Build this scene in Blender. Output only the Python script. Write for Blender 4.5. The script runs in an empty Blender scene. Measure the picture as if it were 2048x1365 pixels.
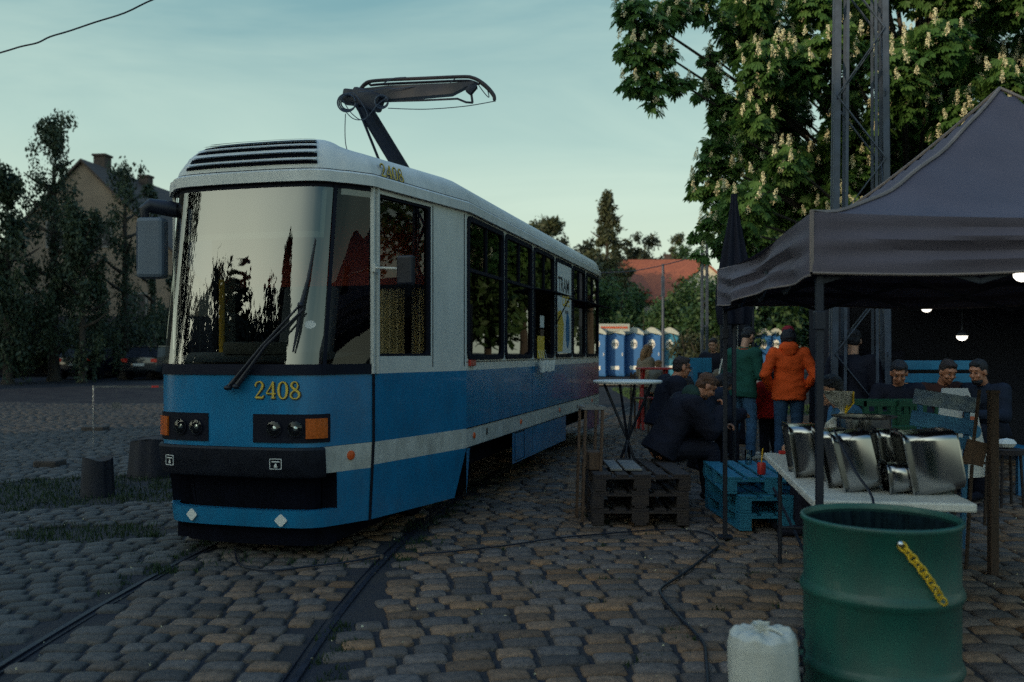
import bpy, bmesh, math, random
import numpy as np
from mathutils import Vector, Matrix, Euler, noise
R = math.radians
random.seed(7); RNG = np.random.default_rng(11)
S = bpy.context.scene
COL = S.collection
# ------------------------------------------------------------------ camera, sky, sun, exposure
CH = 1.47                       # camera height (m)
FP = 1800.0                     # focal length in photo pixels (2048 wide)
cam_d = bpy.data.cameras.new('camera'); cam = bpy.data.objects.new('camera', cam_d); COL.objects.link(cam)
S.camera = cam
cam.location = (0, 0, CH); cam.rotation_euler = (R(90), 0, 0)
cam_d.sensor_width = 36; cam_d.lens = 36*FP/2048; cam_d.shift_y = 22.5/2048
cam_d.clip_start = 0.05; cam_d.clip_end = 2000
cam_d.dof.use_dof = True; cam_d.dof.focus_distance = 7.0; cam_d.dof.aperture_fstop = 2.0
SUN_EL, SUN_AZ = R(9), math.atan2(-0.80, -0.60)     # azimuth of the sun: behind the camera to the left
sun_dir = Vector((math.cos(SUN_EL)*-0.80, math.cos(SUN_EL)*-0.60, math.sin(SUN_EL)))
W = bpy.data.worlds.new('World'); S.world = W; W.use_nodes = True
nt = W.node_tree; nt.nodes.clear()
def N(t, **k):
    n = nt.nodes.new(t)
    for a, b in k.items(): setattr(n, a, b)
    return n
wo = N('ShaderNodeOutputWorld'); bg = N('ShaderNodeBackground'); sky = N('ShaderNodeTexSky')
sky.sky_type = 'NISHITA'; sky.sun_disc = False; sky.sun_elevation = SUN_EL
sky.sun_rotation = math.atan2(sun_dir.x, sun_dir.y)
sky.altitude = 100; sky.air_density = 1.0; sky.dust_density = 2.0; sky.ozone_density = 1.5
tc = N('ShaderNodeTexCoord'); mp = N('ShaderNodeMapping'); mp.inputs['Scale'].default_value = (1.2, 2.0, 6.0)
mp.inputs['Rotation'].default_value = (0.25, 0.35, 0.3)
nz = N('ShaderNodeTexNoise'); nz.inputs['Scale'].default_value = 1.4; nz.inputs['Detail'].default_value = 6; nz.inputs['Roughness'].default_value = .55
nz.inputs['Distortion'].default_value = .6
cr = N('ShaderNodeValToRGB'); cr.color_ramp.elements[0].position = .42; cr.color_ramp.elements[1].position = .78
cr.color_ramp.elements[0].color = (0, 0, 0, 1); cr.color_ramp.elements[1].color = (.42, .42, .42, 1)
L = nt.links.new
L(tc.outputs['Generated'], mp.inputs[0]); L(mp.outputs[0], nz.inputs[0]); L(nz.outputs[0], cr.inputs[0])
STR = .10
sep = N('ShaderNodeSeparateXYZ'); L(tc.outputs['Generated'], sep.inputs[0])
gr = N('ShaderNodeValToRGB'); e = gr.color_ramp.elements
stops = [(0.0, (.54, .60, .45)), (.10, (.52, .61, .48)), (.22, (.35, .50, .45)), (.36, (.165, .325, .35)), (.55, (.10, .26, .43)), (1, (.06, .19, .47))]
e[0].position, e[0].color = stops[0][0], (*stops[0][1], 1); e[1].position, e[1].color = stops[-1][0], (*stops[-1][1], 1)
for p_, c_ in stops[1:-1]: q = e.new(p_); q.color = (*c_, 1)
L(sep.outputs[2], gr.inputs[0])
sc_ = N('ShaderNodeVectorMath', operation='SCALE'); sc_.inputs[3].default_value = 1/STR; L(gr.outputs[0], sc_.inputs[0])   # thin evening haze layer
mixs = N('ShaderNodeMix', data_type='RGBA'); mixs.inputs[0].default_value = .85
L(sky.outputs[0], mixs.inputs[6]); L(sc_.outputs[0], mixs.inputs[7])
cl = N('ShaderNodeMix', data_type='RGBA'); cl.inputs[7].default_value = (.58/STR, .70/STR, .58/STR, 1)
L(cr.outputs[0], cl.inputs[0]); L(mixs.outputs[2], cl.inputs[6])
dt = N('ShaderNodeVectorMath', operation='DOT_PRODUCT'); dt.inputs[1].default_value = tuple(sun_dir); L(tc.outputs['Generated'], dt.inputs[0])
mx0 = N('ShaderNodeMath', operation='MAXIMUM'); mx0.inputs[1].default_value = 0; L(dt.outputs['Value'], mx0.inputs[0])
pw = N('ShaderNodeMath', operation='POWER'); pw.inputs[1].default_value = 5; L(mx0.outputs[0], pw.inputs[0])
gs = N('ShaderNodeVectorMath', operation='SCALE'); gs.inputs[0].default_value = (1.45/STR, 1.5/STR, 1.12/STR); L(pw.outputs[0], gs.inputs[3])  # afterglow round the low sun
ad = N('ShaderNodeVectorMath', operation='ADD'); L(cl.outputs[2], ad.inputs[0]); L(gs.outputs[0], ad.inputs[1])
L(ad.outputs[0], bg.inputs[0]); bg.inputs[1].default_value = STR; L(bg.outputs[0], wo.inputs[0])
sd = bpy.data.lights.new('sun', 'SUN'); sd.energy = 2.4; sd.angle = R(.6); sd.color = (1, .78, .50)
sun = bpy.data.objects.new('sun', sd); COL.objects.link(sun)
sun.rotation_euler = sun_dir.to_track_quat('Z', 'Y').to_euler()
S.view_settings.view_transform = 'Standard'; S.view_settings.look = 'None'
S.view_settings.exposure = 0.46; S.view_settings.gamma = 1
S.render.engine = 'CYCLES'; S.cycles.use_denoising = False
S.cycles.max_bounces = 8; S.cycles.transparent_max_bounces = 12; S.cycles.caustics_reflective = False; S.cycles.caustics_refractive = False

# ------------------------------------------------------------------ helpers
def P(px, py, Y):               # photo pixel + distance -> place in the world
    return Vector(((px-1024)/FP*Y, Y, CH-(py-705)/FP*Y))
def GX(px, Y): return (px-1024)/FP*Y
def gz(x, y):                   # height of the ground
    t = min(max((y-22)/22, 0), 1); return .32*t*t*(3-2*t)
def sm(t): t = min(max(t, 0), 1); return t*t*(3-2*t)
M = {}
def mat(name, col, rough=.6, metal=0, var=.18, vscale=6, bump=0, bscale=40, spec=.5, coat=0, emit=None, estr=1, col2=None, detail=5, thresh=None, stretch=None, trans=0, attr=None, grime=0):
    m = bpy.data.materials.new(name); m.use_nodes = True; t = m.node_tree; n = t.nodes; l = t.links.new
    b = n['Principled BSDF']; b.inputs['Roughness'].default_value = rough; b.inputs['Metallic'].default_value = metal
    b.inputs['Specular IOR Level'].default_value = spec; b.inputs['Coat Weight'].default_value = coat
    b.inputs['Coat Roughness'].default_value = .06
    if max(col) < .035 and not name.startswith(('leaf', 'grass', 'lawn')): col = (col[0], col[1]+.001, col[2]+.007)  # blue tint of the ambient shade added to dark base colours
    tcn = n.new('ShaderNodeTexCoord'); mpn = n.new('ShaderNodeMapping'); l(tcn.outputs['Object'], mpn.inputs[0])
    if stretch: mpn.inputs['Scale'].default_value = stretch
    no = n.new('ShaderNodeTexNoise'); no.inputs['Scale'].default_value = vscale; no.inputs['Detail'].default_value = detail
    l(mpn.outputs[0], no.inputs[0])
    mx = n.new('ShaderNodeMix'); mx.data_type = 'RGBA'
    rm = n.new('ShaderNodeMapRange'); lo, hi = thresh or (.3, .7)
    rm.inputs[1].default_value = lo; rm.inputs[2].default_value = hi
    l(no.outputs[0], rm.inputs[0]); l(rm.outputs[0], mx.inputs[0])
    if col2 is None:
        a = tuple(v*(1-var) for v in col); d = tuple(min(1, v*(1+var)) for v in col)
    else: a, d = col, col2
    mx.inputs[6].default_value = (*a, 1); mx.inputs[7].default_value = (*d, 1)
    out = mx.outputs[2]
    if grime:
        m3 = n.new('ShaderNodeMapping'); m3.inputs['Scale'].default_value = (2.2, 2.2, 1.0); l(tcn.outputs['Object'], m3.inputs[0])
        n3 = n.new('ShaderNodeTexNoise'); n3.inputs['Scale'].default_value = 4; n3.inputs['Detail'].default_value = 8; n3.inputs['Roughness'].default_value = .7
        l(m3.outputs[0], n3.inputs[0]); r3 = n.new('ShaderNodeMapRange'); r3.inputs[1].default_value = .42; r3.inputs[2].default_value = .75; r3.inputs[4].default_value = grime
        l(n3.outputs[0], r3.inputs[0]); g3 = n.new('ShaderNodeMix'); g3.data_type = 'RGBA'; l(r3.outputs[0], g3.inputs[0]); l(out, g3.inputs[6]); g3.inputs[7].default_value = (.05, .045, .04, 1); out = g3.outputs[2]
    if attr:
        at = n.new('ShaderNodeAttribute'); at.attribute_name = attr
        m2 = n.new('ShaderNodeMix'); m2.data_type = 'RGBA'; m2.blend_type = 'MULTIPLY'; m2.inputs[0].default_value = 1
        l(out, m2.inputs[6]); l(at.outputs[0], m2.inputs[7]); out = m2.outputs[2]
    l(out, b.inputs['Base Color'])
    rr = n.new('ShaderNodeMapRange'); rr.inputs[3].default_value = max(.03, rough-.1); rr.inputs[4].default_value = min(1, rough+.12)
    l(no.outputs[0], rr.inputs[0]); l(rr.outputs[0], b.inputs['Roughness'])
    if bump:
        n2 = n.new('ShaderNodeTexNoise'); n2.inputs['Scale'].default_value = bscale; n2.inputs['Detail'].default_value = 4
        l(mpn.outputs[0], n2.inputs[0])
        bp = n.new('ShaderNodeBump'); bp.inputs['Strength'].default_value = bump; bp.inputs['Distance'].default_value = .02
        l(n2.outputs[0], bp.inputs['Height']); l(bp.outputs[0], b.inputs['Normal'])
    if emit:
        b.inputs['Emission Color'].default_value = (*emit, 1); b.inputs['Emission Strength'].default_value = estr
    if trans:
        tr = n.new('ShaderNodeBsdfTranslucent'); ms = n.new('ShaderNodeMixShader'); ms.inputs[0].default_value = trans
        l(out, tr.inputs[0]); l(b.outputs[0], ms.inputs[1]); l(tr.outputs[0], ms.inputs[2])
        l(ms.outputs[0], n['Material Output'].inputs[0])
    M[name] = m; return m
def glass(name, tint_, ior=1.6, rough=0.0, mn=0.05):
    m = bpy.data.materials.new(name); m.use_nodes = True; t = m.node_tree; n = t.nodes; l = t.links.new; n.clear()
    o = n.new('ShaderNodeOutputMaterial'); tr = n.new('ShaderNodeBsdfTransparent'); gl = n.new('ShaderNodeBsdfGlossy')
    tr.inputs[0].default_value = (*tint_, 1); gl.inputs['Roughness'].default_value = rough
    gl.inputs[0].default_value = (1, 1, 1, 1)
    tcn = n.new('ShaderNodeTexCoord'); no = n.new('ShaderNodeTexNoise'); no.inputs['Scale'].default_value = 2.2; no.inputs['Detail'].default_value = 1
    bp = n.new('ShaderNodeBump'); bp.inputs['Strength'].default_value = .05; bp.inputs['Distance'].default_value = .01
    l(tcn.outputs['Object'], no.inputs[0]); l(no.outputs[0], bp.inputs['Height']); l(bp.outputs[0], gl.inputs['Normal'])
    f = n.new('ShaderNodeFresnel'); f.inputs[0].default_value = ior
    mx = n.new('ShaderNodeMixShader'); l(f.outputs[0], mx.inputs[0]); l(tr.outputs[0], mx.inputs[1]); l(gl.outputs[0], mx.inputs[2])
    l(mx.outputs[0], o.inputs[0]); M[name] = m; return m

class MB:
    def __init__(s): s.v = []; s.f = []; s.mi = []; s.sm = []
    def add(s, vs, fs, mi=0, smooth=False, mtx=None):
        k = len(s.v)
        s.v += [tuple(mtx @ Vector(v)) if mtx is not None else tuple(v) for v in vs]
        s.f += [tuple(i+k for i in f) for f in fs]; s.mi += [mi]*len(fs); s.sm += [smooth]*len(fs)
        return s
    def box(s, c, d, rot=None, mi=0, bev=0.0):
        x, y, z = d[0]/2, d[1]/2, d[2]/2
        m = Matrix.Translation(c) @ (Euler(rot).to_matrix().to_4x4() if rot is not None and not isinstance(rot, Matrix) else (rot.to_4x4() if rot is not None else Matrix()))
        if bev > 0:
            b = min(bev, x*.45, y*.45, z*.45)
            bm = bmesh.new(); bmesh.ops.create_cube(bm, size=1)
            bmesh.ops.scale(bm, vec=(2*x, 2*y, 2*z), verts=bm.verts)
            bmesh.ops.bevel(bm, geom=list(bm.edges)+list(bm.verts), offset=b, segments=2, affect='EDGES', profile=.5)
            bm.verts.index_update()
            vs = [v.co.copy() for v in bm.verts]; fs = [[v.index for v in f.verts] for f in bm.faces]; bm.free()
            return s.add(vs, fs, mi, False, m)
        vs = [(sx*x, sy*y, sz*z) for sz in (-1, 1) for sy in (-1, 1) for sx in (-1, 1)]
        fs = [(0, 2, 3, 1), (4, 5, 7, 6), (0, 1, 5, 4), (2, 6, 7, 3), (0, 4, 6, 2), (1, 3, 7, 5)]
        return s.add(vs, fs, mi, False, m)
    def beam(s, a, b, w, h, mi=0, up=(0, 0, 1)):
        a, b = Vector(a), Vector(b); d = b-a; ln = d.length
        if ln < 1e-6: return s
        y = d/ln; u = Vector(up)
        if abs(y.dot(u)) > .98: u = Vector((1, 0, 0))
        x = y.cross(u).normalized(); z = x.cross(y)
        m = Matrix((x, y, z)).transposed()
        return s.box((a+b)/2, (w, ln, h), m, mi)
    def tube(s, pts, r, n=8, mi=0, cap=True, closed=False):
        pts = [Vector(p) for p in pts]; k = len(pts)
        rs = r if isinstance(r, (list, tuple)) else [r]*k
        vs = []; fs = []; prev = None
        for i, p in enumerate(pts):
            if closed: d = pts[(i+1) % k]-pts[i-1]
            else: d = pts[min(i+1, k-1)]-pts[max(i-1, 0)]
            d = d.normalized() if d.length > 1e-9 else Vector((0, 0, 1))
            if prev is None:
                u = Vector((0, 0, 1)) if abs(d.z) < .9 else Vector((1, 0, 0)); x = d.cross(u).normalized()
            else:
                x = prev-d*prev.dot(d); x = x.normalized() if x.length > 1e-6 else d.orthogonal().normalized()
            prev = x; y = d.cross(x)
            for j in range(n):
                a = 2*math.pi*j/n; vs.append(p+(x*math.cos(a)+y*math.sin(a))*rs[i])
        rng = k if closed else k-1
        for i in range(rng):
            for j in range(n):
                a = i*n+j; b = i*n+(j+1) % n; c = ((i+1) % k)*n+(j+1) % n; d = ((i+1) % k)*n+j
                fs.append((a, b, c, d))
        if cap and not closed:
            fs.append(tuple(range(n-1, -1, -1))); fs.append(tuple((k-1)*n+j for j in range(n)))
        return s.add(vs, fs, mi, True)
    def lathe(s, prof, n=32, c=(0, 0, 0), mi=0, mtx=None, sx=1, sy=1):
        vs = []; fs = []
        for r, z in prof:
            for j in range(n):
                a = 2*math.pi*j/n; vs.append((c[0]+r*sx*math.cos(a), c[1]+r*sy*math.sin(a), c[2]+z))
        for i in range(len(prof)-1):
            for j in range(n):
                fs.append((i*n+j, i*n+(j+1) % n, (i+1)*n+(j+1) % n, (i+1)*n+j))
        return s.add(vs, fs, mi, True, mtx)
    def ell(s, c, r, rot=None, mi=0, n=16, m=10):
        prof = [(math.sin(math.pi*i/m)+1e-5, -math.cos(math.pi*i/m)) for i in range(m+1)]
        mt = Matrix.Translation(c) @ (Euler(rot).to_matrix().to_4x4() if rot is not None else Matrix()) @ Matrix.Diagonal((*r, 1))
        return s.lathe(prof, n, mi=mi, mtx=mt)
    def grid(s, f, nu, nv, mi=0, smooth=True, flip=False):
        vs = [f(i/nu, j/nv) for j in range(nv+1) for i in range(nu+1)]
        fs = []
        for j in range(nv):
            for i in range(nu):
                a = j*(nu+1)+i; q = (a, a+1, a+nu+2, a+nu+1)
                fs.append(q[::-1] if flip else q)
        return s.add(vs, fs, mi, smooth)
    def prism(s, poly, z0, z1, mi=0, mtx=None):
        k = len(poly); vs = [(x, y, z0) for x, y in poly]+[(x, y, z1) for x, y in poly]
        fs = [tuple(range(k-1, -1, -1)), tuple(range(k, 2*k))]+[(i, (i+1) % k, k+(i+1) % k, k+i) for i in range(k)]
        return s.add(vs, fs, mi, False, mtx)
    def ring(s, outer, inner, z0, z1, mi=0, mtx=None):
        k = len(outer); vs = [(x, y, z) for z in (z0, z1) for pl in (outer, inner) for x, y in pl]
        fs = []
        for i in range(k):
            j = (i+1) % k
            fs += [(i, j, 2*k+j, 2*k+i), (k+j, k+i, 3*k+i, 3*k+j), (2*k+i, 2*k+j, 3*k+j, 3*k+i), (j, i, k+i, k+j)]
        return s.add(vs, fs, mi, False, mtx)
    def build(s, name, mats, parent=None, solid=0, loc=None, rot=None, angle=35):
        me = bpy.data.meshes.new(name); me.from_pydata(s.v, [], s.f)
        for m in (mats if isinstance(mats, (list, tuple)) else [mats]): me.materials.append(M[m] if isinstance(m, str) else m)
        me.polygons.foreach_set('material_index', s.mi); me.polygons.foreach_set('use_smooth', s.sm)
        if any(s.sm):
            try: me.set_sharp_from_angle(angle=R(angle))
            except Exception: pass
        me.update()
        o = bpy.data.objects.new(name, me); COL.objects.link(o)
        if parent is not None: o.parent = parent
        if loc is not None: o.location = loc
        if rot is not None: o.rotation_euler = rot
        if solid:
            md = o.modifiers.new('s', 'SOLIDIFY'); md.thickness = solid; md.offset = 0
        return o
def tag(o, label=None, cat=None, group=None, kind=None):
    if label: o['label'] = label
    if cat: o['category'] = cat
    if group: o['group'] = group
    if kind: o['kind'] = kind
    return o
def thing(name, label, cat, loc=(0, 0, 0), rz=0, group=None):
    o = bpy.data.objects.new(name, None); COL.objects.link(o); o.location = loc; o.rotation_euler = (0, 0, rz)
    o.empty_display_size = .1
    return tag(o, label, cat, group)
KIDS = {}
def kids(o): return [c for c in bpy.data.objects if c.parent == o]
def copy_tree(o, parent=None):
    c = o.copy(); COL.objects.link(c)
    if parent: c.parent = parent
    for ch in kids(o): copy_tree(ch, c)
    return c
def rrect(w, h, r, n=5, cx=0, cy=0):
    out = []
    for (sx, sy, a0) in ((1, 1, 0), (-1, 1, 90), (-1, -1, 180), (1, -1, 270)):
        for k in range(n+1):
            a = R(a0+90*k/n); out.append((cx+sx*(w/2-r)+r*math.cos(a), cy+sy*(h/2-r)+r*math.sin(a)))
    return out
def text_mb(mb, txt, size, mtx, mi=0, ext=.001, bold=0.0):
    cu = bpy.data.curves.new('t', 'FONT'); cu.body = txt; cu.size = size; cu.extrude = ext; cu.align_x = 'CENTER'; cu.align_y = 'CENTER'; cu.offset = bold
    cu.resolution_u = 3
    o = bpy.data.objects.new('t', cu); COL.objects.link(o)
    dg = bpy.context.evaluated_depsgraph_get(); me = bpy.data.meshes.new_from_object(o.evaluated_get(dg))
    mb.add([v.co.copy() for v in me.vertices], [tuple(p.vertices) for p in me.polygons], mi, False, mtx)
    bpy.data.objects.remove(o); bpy.data.curves.remove(cu); bpy.data.meshes.remove(me)
def crom(pts, n=6):
    out = []; k = len(pts); pts = [tuple(p) for p in pts]
    for i in range(k-1):
        p0, p1, p2, p3 = pts[max(i-1, 0)], pts[i], pts[i+1], pts[min(i+2, k-1)]
        for j in range(n):
            t = j/n
            out.append(tuple(.5*((2*b)+(-a+c)*t+(2*a-5*b+4*c-d)*t*t+(-a+3*b-3*c+d)*t**3) for a, b, c, d in zip(p0, p1, p2, p3)))
    out.append(pts[-1]); return out
def np_mesh(name, verts, quads, mats, parent=None, smooth=False, attr=None, mi=None):
    me = bpy.data.meshes.new(name); nv = len(verts); nf = len(quads); k = quads.shape[1]
    me.vertices.add(nv); me.vertices.foreach_set('co', verts.astype(np.float32).ravel())
    me.loops.add(nf*k); me.loops.foreach_set('vertex_index', quads.astype(np.int32).ravel())
    me.polygons.add(nf); me.polygons.foreach_set('loop_start', np.arange(0, nf*k, k, dtype=np.int32))
    me.polygons.foreach_set('loop_total', np.full(nf, k, dtype=np.int32))
    if smooth: me.polygons.foreach_set('use_smooth', np.ones(nf, dtype=bool))
    for m in (mats if isinstance(mats, (list, tuple)) else [mats]): me.materials.append(M[m])
    if mi is not None: me.polygons.foreach_set('material_index', mi.astype(np.int32))
    me.update(calc_edges=True); me.validate()
    if attr is not None:
        a = me.color_attributes.new('tone', 'FLOAT_COLOR', 'POINT')
        a.data.foreach_set('color', np.concatenate([attr, np.ones((nv, 1))], 1).astype(np.float32).ravel())
    o = bpy.data.objects.new(name, me); COL.objects.link(o)
    if parent is not None: o.parent = parent
    return o

# ------------------------------------------------------------------ materials
mat('soil', (.012, .012, .016), .95, col2=(.030, .026, .026), vscale=3, bump=.5, bscale=60)
mat('lot', (.010, .011, .014), .95, col2=(.040, .041, .044), vscale=1.1, bump=.9, bscale=5, stretch=(1, 2.5, 1), spec=.1)
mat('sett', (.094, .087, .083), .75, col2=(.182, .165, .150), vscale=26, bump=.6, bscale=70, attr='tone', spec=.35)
mat('kerb', (.16, .155, .15), .85, bump=.3)
mat('rail', (.014, .015, .022), .55, metal=.3, var=.3, vscale=12)
mat('grassm', (.012, .030, .010), .8, col2=(.03, .06, .02), vscale=3, trans=.15)
mat('lawnm', (.02, .05, .012), .9, col2=(.04, .085, .025), vscale=2, bump=.5)
mat('blue', (.009, .165, .34), .30, var=.12, vscale=2.5, coat=.35, bump=.03, bscale=3, grime=.28)
mat('white', (.60, .60, .56), .38, var=.06, vscale=2.5, coat=.25, bump=.03, bscale=4, col2=None, grime=.14)
mat('roofw', (.56, .565, .54), .5, col2=(.66, .66, .64), vscale=1.6, bump=.08, bscale=4, stretch=(1, 1, .4), grime=.22)
mat('stripe', (.46, .46, .42), .5, col2=(.58, .58, .54), vscale=4, bump=.1, bscale=20, grime=.5)
mat('rubber', (.006, .006, .008), .75, var=.2, spec=.2)
mat('bumper', (.007, .008, .010), .6, var=.3, spec=.3, vscale=10, bump=.1, bscale=60)
mat('under', (.004, .004, .005), .9, spec=.1, var=.4)
mat('blackm', (.010, .011, .015), .45, var=.3, spec=.4)
mat('panto', (.006, .009, .018), .6, var=.3)
mat('rustp', (.030, .024, .024), .6, var=.4, metal=.2)
mat('gold', (.60, .42, .06), .45, var=.1)
mat('ink', (.01, .01, .012), .6)
mat('paperw', (.70, .70, .67), .7, var=.04)
mat('amber', (.48, .095, .008), .18, var=.25, vscale=60, coat=.6)
mat('redl', (.42, .02, .01), .25, var=.15, coat=.5)
mat('orangel', (.65, .10, .02), .3, var=.1)
mat('chrome', (.75, .76, .78), .10, metal=1, var=.1)
mat('lampg', (.62, .64, .66), .12, metal=.9, var=.4, vscale=50)
mat('inter', (.10, .10, .095), .8, var=.2)
mat('interl', (.42, .43, .40), .7, var=.1)
mat('reflred', (.46, .06, .032), .6, var=.2)
mat('wallsuntint', (.30, .06, .03), .6)  # warm evening sunlight put into the wall colour
mat('reflcream', (.80, .70, .46), .8, var=.1)
mat('yellowp', (.62, .36, .02), .4)
mat('seatc', (.05, .06, .08), .7)
mat('yellow', (.62, .40, .02), .45, var=.1)
glass('screen', (.62, .65, .63), 2.15)
glass('glassd', (.20, .23, .21), 1.85)
glass('glassfar', (.05, .06, .05), 1.5)
glass('cabglass', (.80, .80, .78), 1.42)
glass('clearg', (.85, .88, .86), 1.45)
mat('tentf', (.078, .065, .088), .78, col2=(.102, .086, .114), vscale=3, bump=.30, bscale=5, trans=.04)
mat('tentseam', (.20, .16, .15), .8)
mat('tentu', (.03, .03, .035), .85)
mat('steelb', (.035, .050, .080), .55, metal=.1, var=.3, vscale=8)
mat('polem', (.012, .014, .020), .5, metal=.3)
mat('tablew', (.55, .54, .50), .5, var=.05, vscale=20, bump=.12, bscale=160, grime=.3)
mat('steel', (.36, .36, .36), .20, metal=1, var=.08, vscale=3)
mat('mirrorg', (.10, .125, .16), .5, var=.15)
mat('drumg', (.004, .062, .050), .5, col2=(.008, .088, .066), vscale=5, bump=.05, bscale=8, coat=.1, grime=.35)
mat('drumi', (.004, .025, .018), .7, spec=.2)
mat('liner', (.003, .010, .008), .8, spec=.1, bump=.5, bscale=14)
mat('bagw', (.55, .55, .50), .5, var=.05, bump=.35, bscale=9, trans=.15)
mat('pallett', (.006, .12, .22), .65, col2=(.014, .16, .26), vscale=9, stretch=(1, 6, 6), bump=.2, bscale=30)
mat('palletd', (.020, .015, .014), .85, col2=(.045, .032, .027), vscale=8, stretch=(1, 6, 6), bump=.3, bscale=30)
mat('wood', (.035, .022, .016), .8, col2=(.065, .038, .026), vscale=7, stretch=(8, 8, 1), bump=.2)
mat('woodd', (.07, .04, .026), .8, col2=(.12, .07, .045), vscale=7, stretch=(8, 8, 1), bump=.2)
mat('woodg', (.13, .13, .13), .8, col2=(.22, .21, .20), vscale=6, bump=.3)
mat('redp', (.45, .02, .015), .5, var=.15)
mat('skyb', (.012, .16, .30), .5, var=.15)
mat('toil', (.008, .10, .30), .5, var=.1)
mat('toilt', (.010, .15, .26), .5, var=.1)
mat('toilr', (.46, .49, .46), .5, var=.06, trans=.2)
mat('crateg', (.006, .075, .035), .55, var=.15)
mat('bluechk', (.07, .13, .24), .7, col2=(.24, .30, .34), vscale=14, bump=.2)
mat('bluewood', (.02, .11, .26), .7, col2=(.05, .20, .36), vscale=8, bump=.2)
mat('plasticf', (.5, .5, .47), .2, col2=(.10, .10, .09), vscale=14, bump=.8, bscale=25)
mat('concrete', (.10, .10, .10), .9, var=.3, bump=.5)
mat('stone', (.05, .04, .036), .9, var=.3, bump=.6, bscale=12)
mat('housew', (.20, .155, .12), .9, var=.15, vscale=1.2, bump=.2)
mat('housel', (.50, .46, .38), .9, var=.1)
mat('roofr', (.22, .06, .030), .8, col2=(.34, .10, .05), vscale=5, bump=.4, bscale=20)
mat('roofd', (.05, .035, .03), .8, var=.3, bump=.3)
mat('bark', (.035, .028, .022), .9, var=.4, bump=.8, bscale=14, stretch=(1, 1, .25))
mat('barkb', (.20, .20, .18), .85, col2=(.03, .03, .03), vscale=6, thresh=(.55, .6))
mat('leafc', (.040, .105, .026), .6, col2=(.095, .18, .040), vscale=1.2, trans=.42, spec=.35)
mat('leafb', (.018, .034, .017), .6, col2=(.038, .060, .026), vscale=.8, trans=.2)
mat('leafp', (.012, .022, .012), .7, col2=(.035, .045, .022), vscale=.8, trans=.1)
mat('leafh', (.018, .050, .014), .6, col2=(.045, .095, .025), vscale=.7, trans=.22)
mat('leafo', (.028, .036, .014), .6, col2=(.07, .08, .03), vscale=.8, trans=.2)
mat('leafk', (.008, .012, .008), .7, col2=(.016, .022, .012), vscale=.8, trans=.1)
mat('bloss', (.68, .68, .48), .7, col2=(.56, .50, .32), vscale=30, trans=.2)
mat('fence', (.014, .014, .017), .8, var=.4)
mat('carp', (.006, .009, .018), .25, coat=.8, var=.1)
mat('carp2', (.03, .035, .04), .25, coat=.8, var=.1)
mat('tail', (.5, .02, .01), .3, emit=(.8, .03, .02), estr=.03)
mat('plate', (.6, .6, .58), .5)
mat('marq', (.005, .006, .010), .85, var=.3, vscale=1.5, bump=.15, bscale=5)
mat('bulb', (.9, .85, .7), .5, emit=(1, .93, .80), estr=1.6)
mat('lampsm', (.9, .9, .9), .5, emit=(.7, .9, 1), estr=1.2)
# skin and clothes
mat('skin', (.42, .22, .145), .5, var=.08, vscale=20)
mat('skinr', (.40, .17, .10), .5, var=.1, vscale=20)
mat('hairb', (.030, .018, .012), .7, var=.3, bump=.8, bscale=60, stretch=(3, 3, 1))
mat('hairr', (.09, .040, .022), .7, var=.3, bump=.8, bscale=60, stretch=(3, 3, 1))
mat('hairf', (.20, .11, .05), .7, var=.3, bump=.8, bscale=60, stretch=(3, 3, 1))
mat('hairk', (.008, .007, .007), .6, var=.3, bump=.8, bscale=60, stretch=(3, 3, 1))
mat('eye', (.02, .015, .012), .2)
def cloth(n, c, b=.35, s=9): return mat(n, c, .85, var=.2, vscale=5, bump=b, bscale=s, spec=.2)
cloth('cgreen', (.014, .075, .058)); cloth('corange', (.58, .075, .014), .5, 7); cloth('cred', (.42, .015, .01)); cloth('cblack', (.010, .010, .014))
cloth('cnavy', (.012, .018, .035)); cloth('cbrown', (.05, .02, .016)); cloth('cgrey', (.10, .10, .09)); cloth('cmaroon', (.22, .018, .03))
cloth('jeans', (.055, .13, .24)); cloth('jeansd', (.03, .07, .14)); cloth('cdark', (.018, .020, .022)); cloth('chood', (.020, .045, .036))
cloth('ctan', (.16, .13, .095)); cloth('cgreen2', (.01, .14, .05)); cloth('denim', (.05, .14, .26)); cloth('cwhite', (.6, .6, .56))
# ------------------------------------------------------------------ track, ground, setts
def track_x(y):                 # centre line of the tramway track
    if y < 4.5: return -1.70
    if y < 11: return -1.70+.0195*(y-4.5)**2
    return -1.70+.0195*6.5**2+.2535*(y-11)
def hum(x, y): return .022*noise.noise(Vector((x*.5, y*.5, 3.1)))+.012*noise.noise(Vector((x*1.3, y*1.3, 9)))
mb = MB()
xs = [-500, -200, -90, -50, -34, -24, -17, -12, -8, -4, 0, 4, 8, 12, 17, 24, 34, 50, 90, 200, 500]
ys = [-300, -100, -40, -10, 0, 5, 10, 15, 20, 22, 25, 28, 31, 34, 37, 40, 44, 60, 100, 200, 500, 1500]
vs = [(x, y, gz(x, y)-.026) for y in ys for x in xs]; nx = len(xs)
fs = []; mis = []
for j in range(len(ys)-1):
    for i in range(nx-1):
        a = j*nx+i; fs.append((a, a+1, a+nx+1, a+nx)); mis.append(0 if ys[j] < 20 and abs(xs[i]) < 26 else 1)
mb.v = vs; mb.f = fs; mb.mi = mis; mb.sm = [False]*len(fs)
tag(mb.build('ground', ['soil', 'lot']), kind='structure')
mb = MB(); mb.grid(lambda u, v: (-18+30*u, 2+26*v, -.019+hum(-18+30*u, 2+26*v)+.004*noise.noise(Vector((u*90, v*80, 0)))), 150, 130); tag(mb.build('joint_sand', 'soil'), kind='structure')
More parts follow.
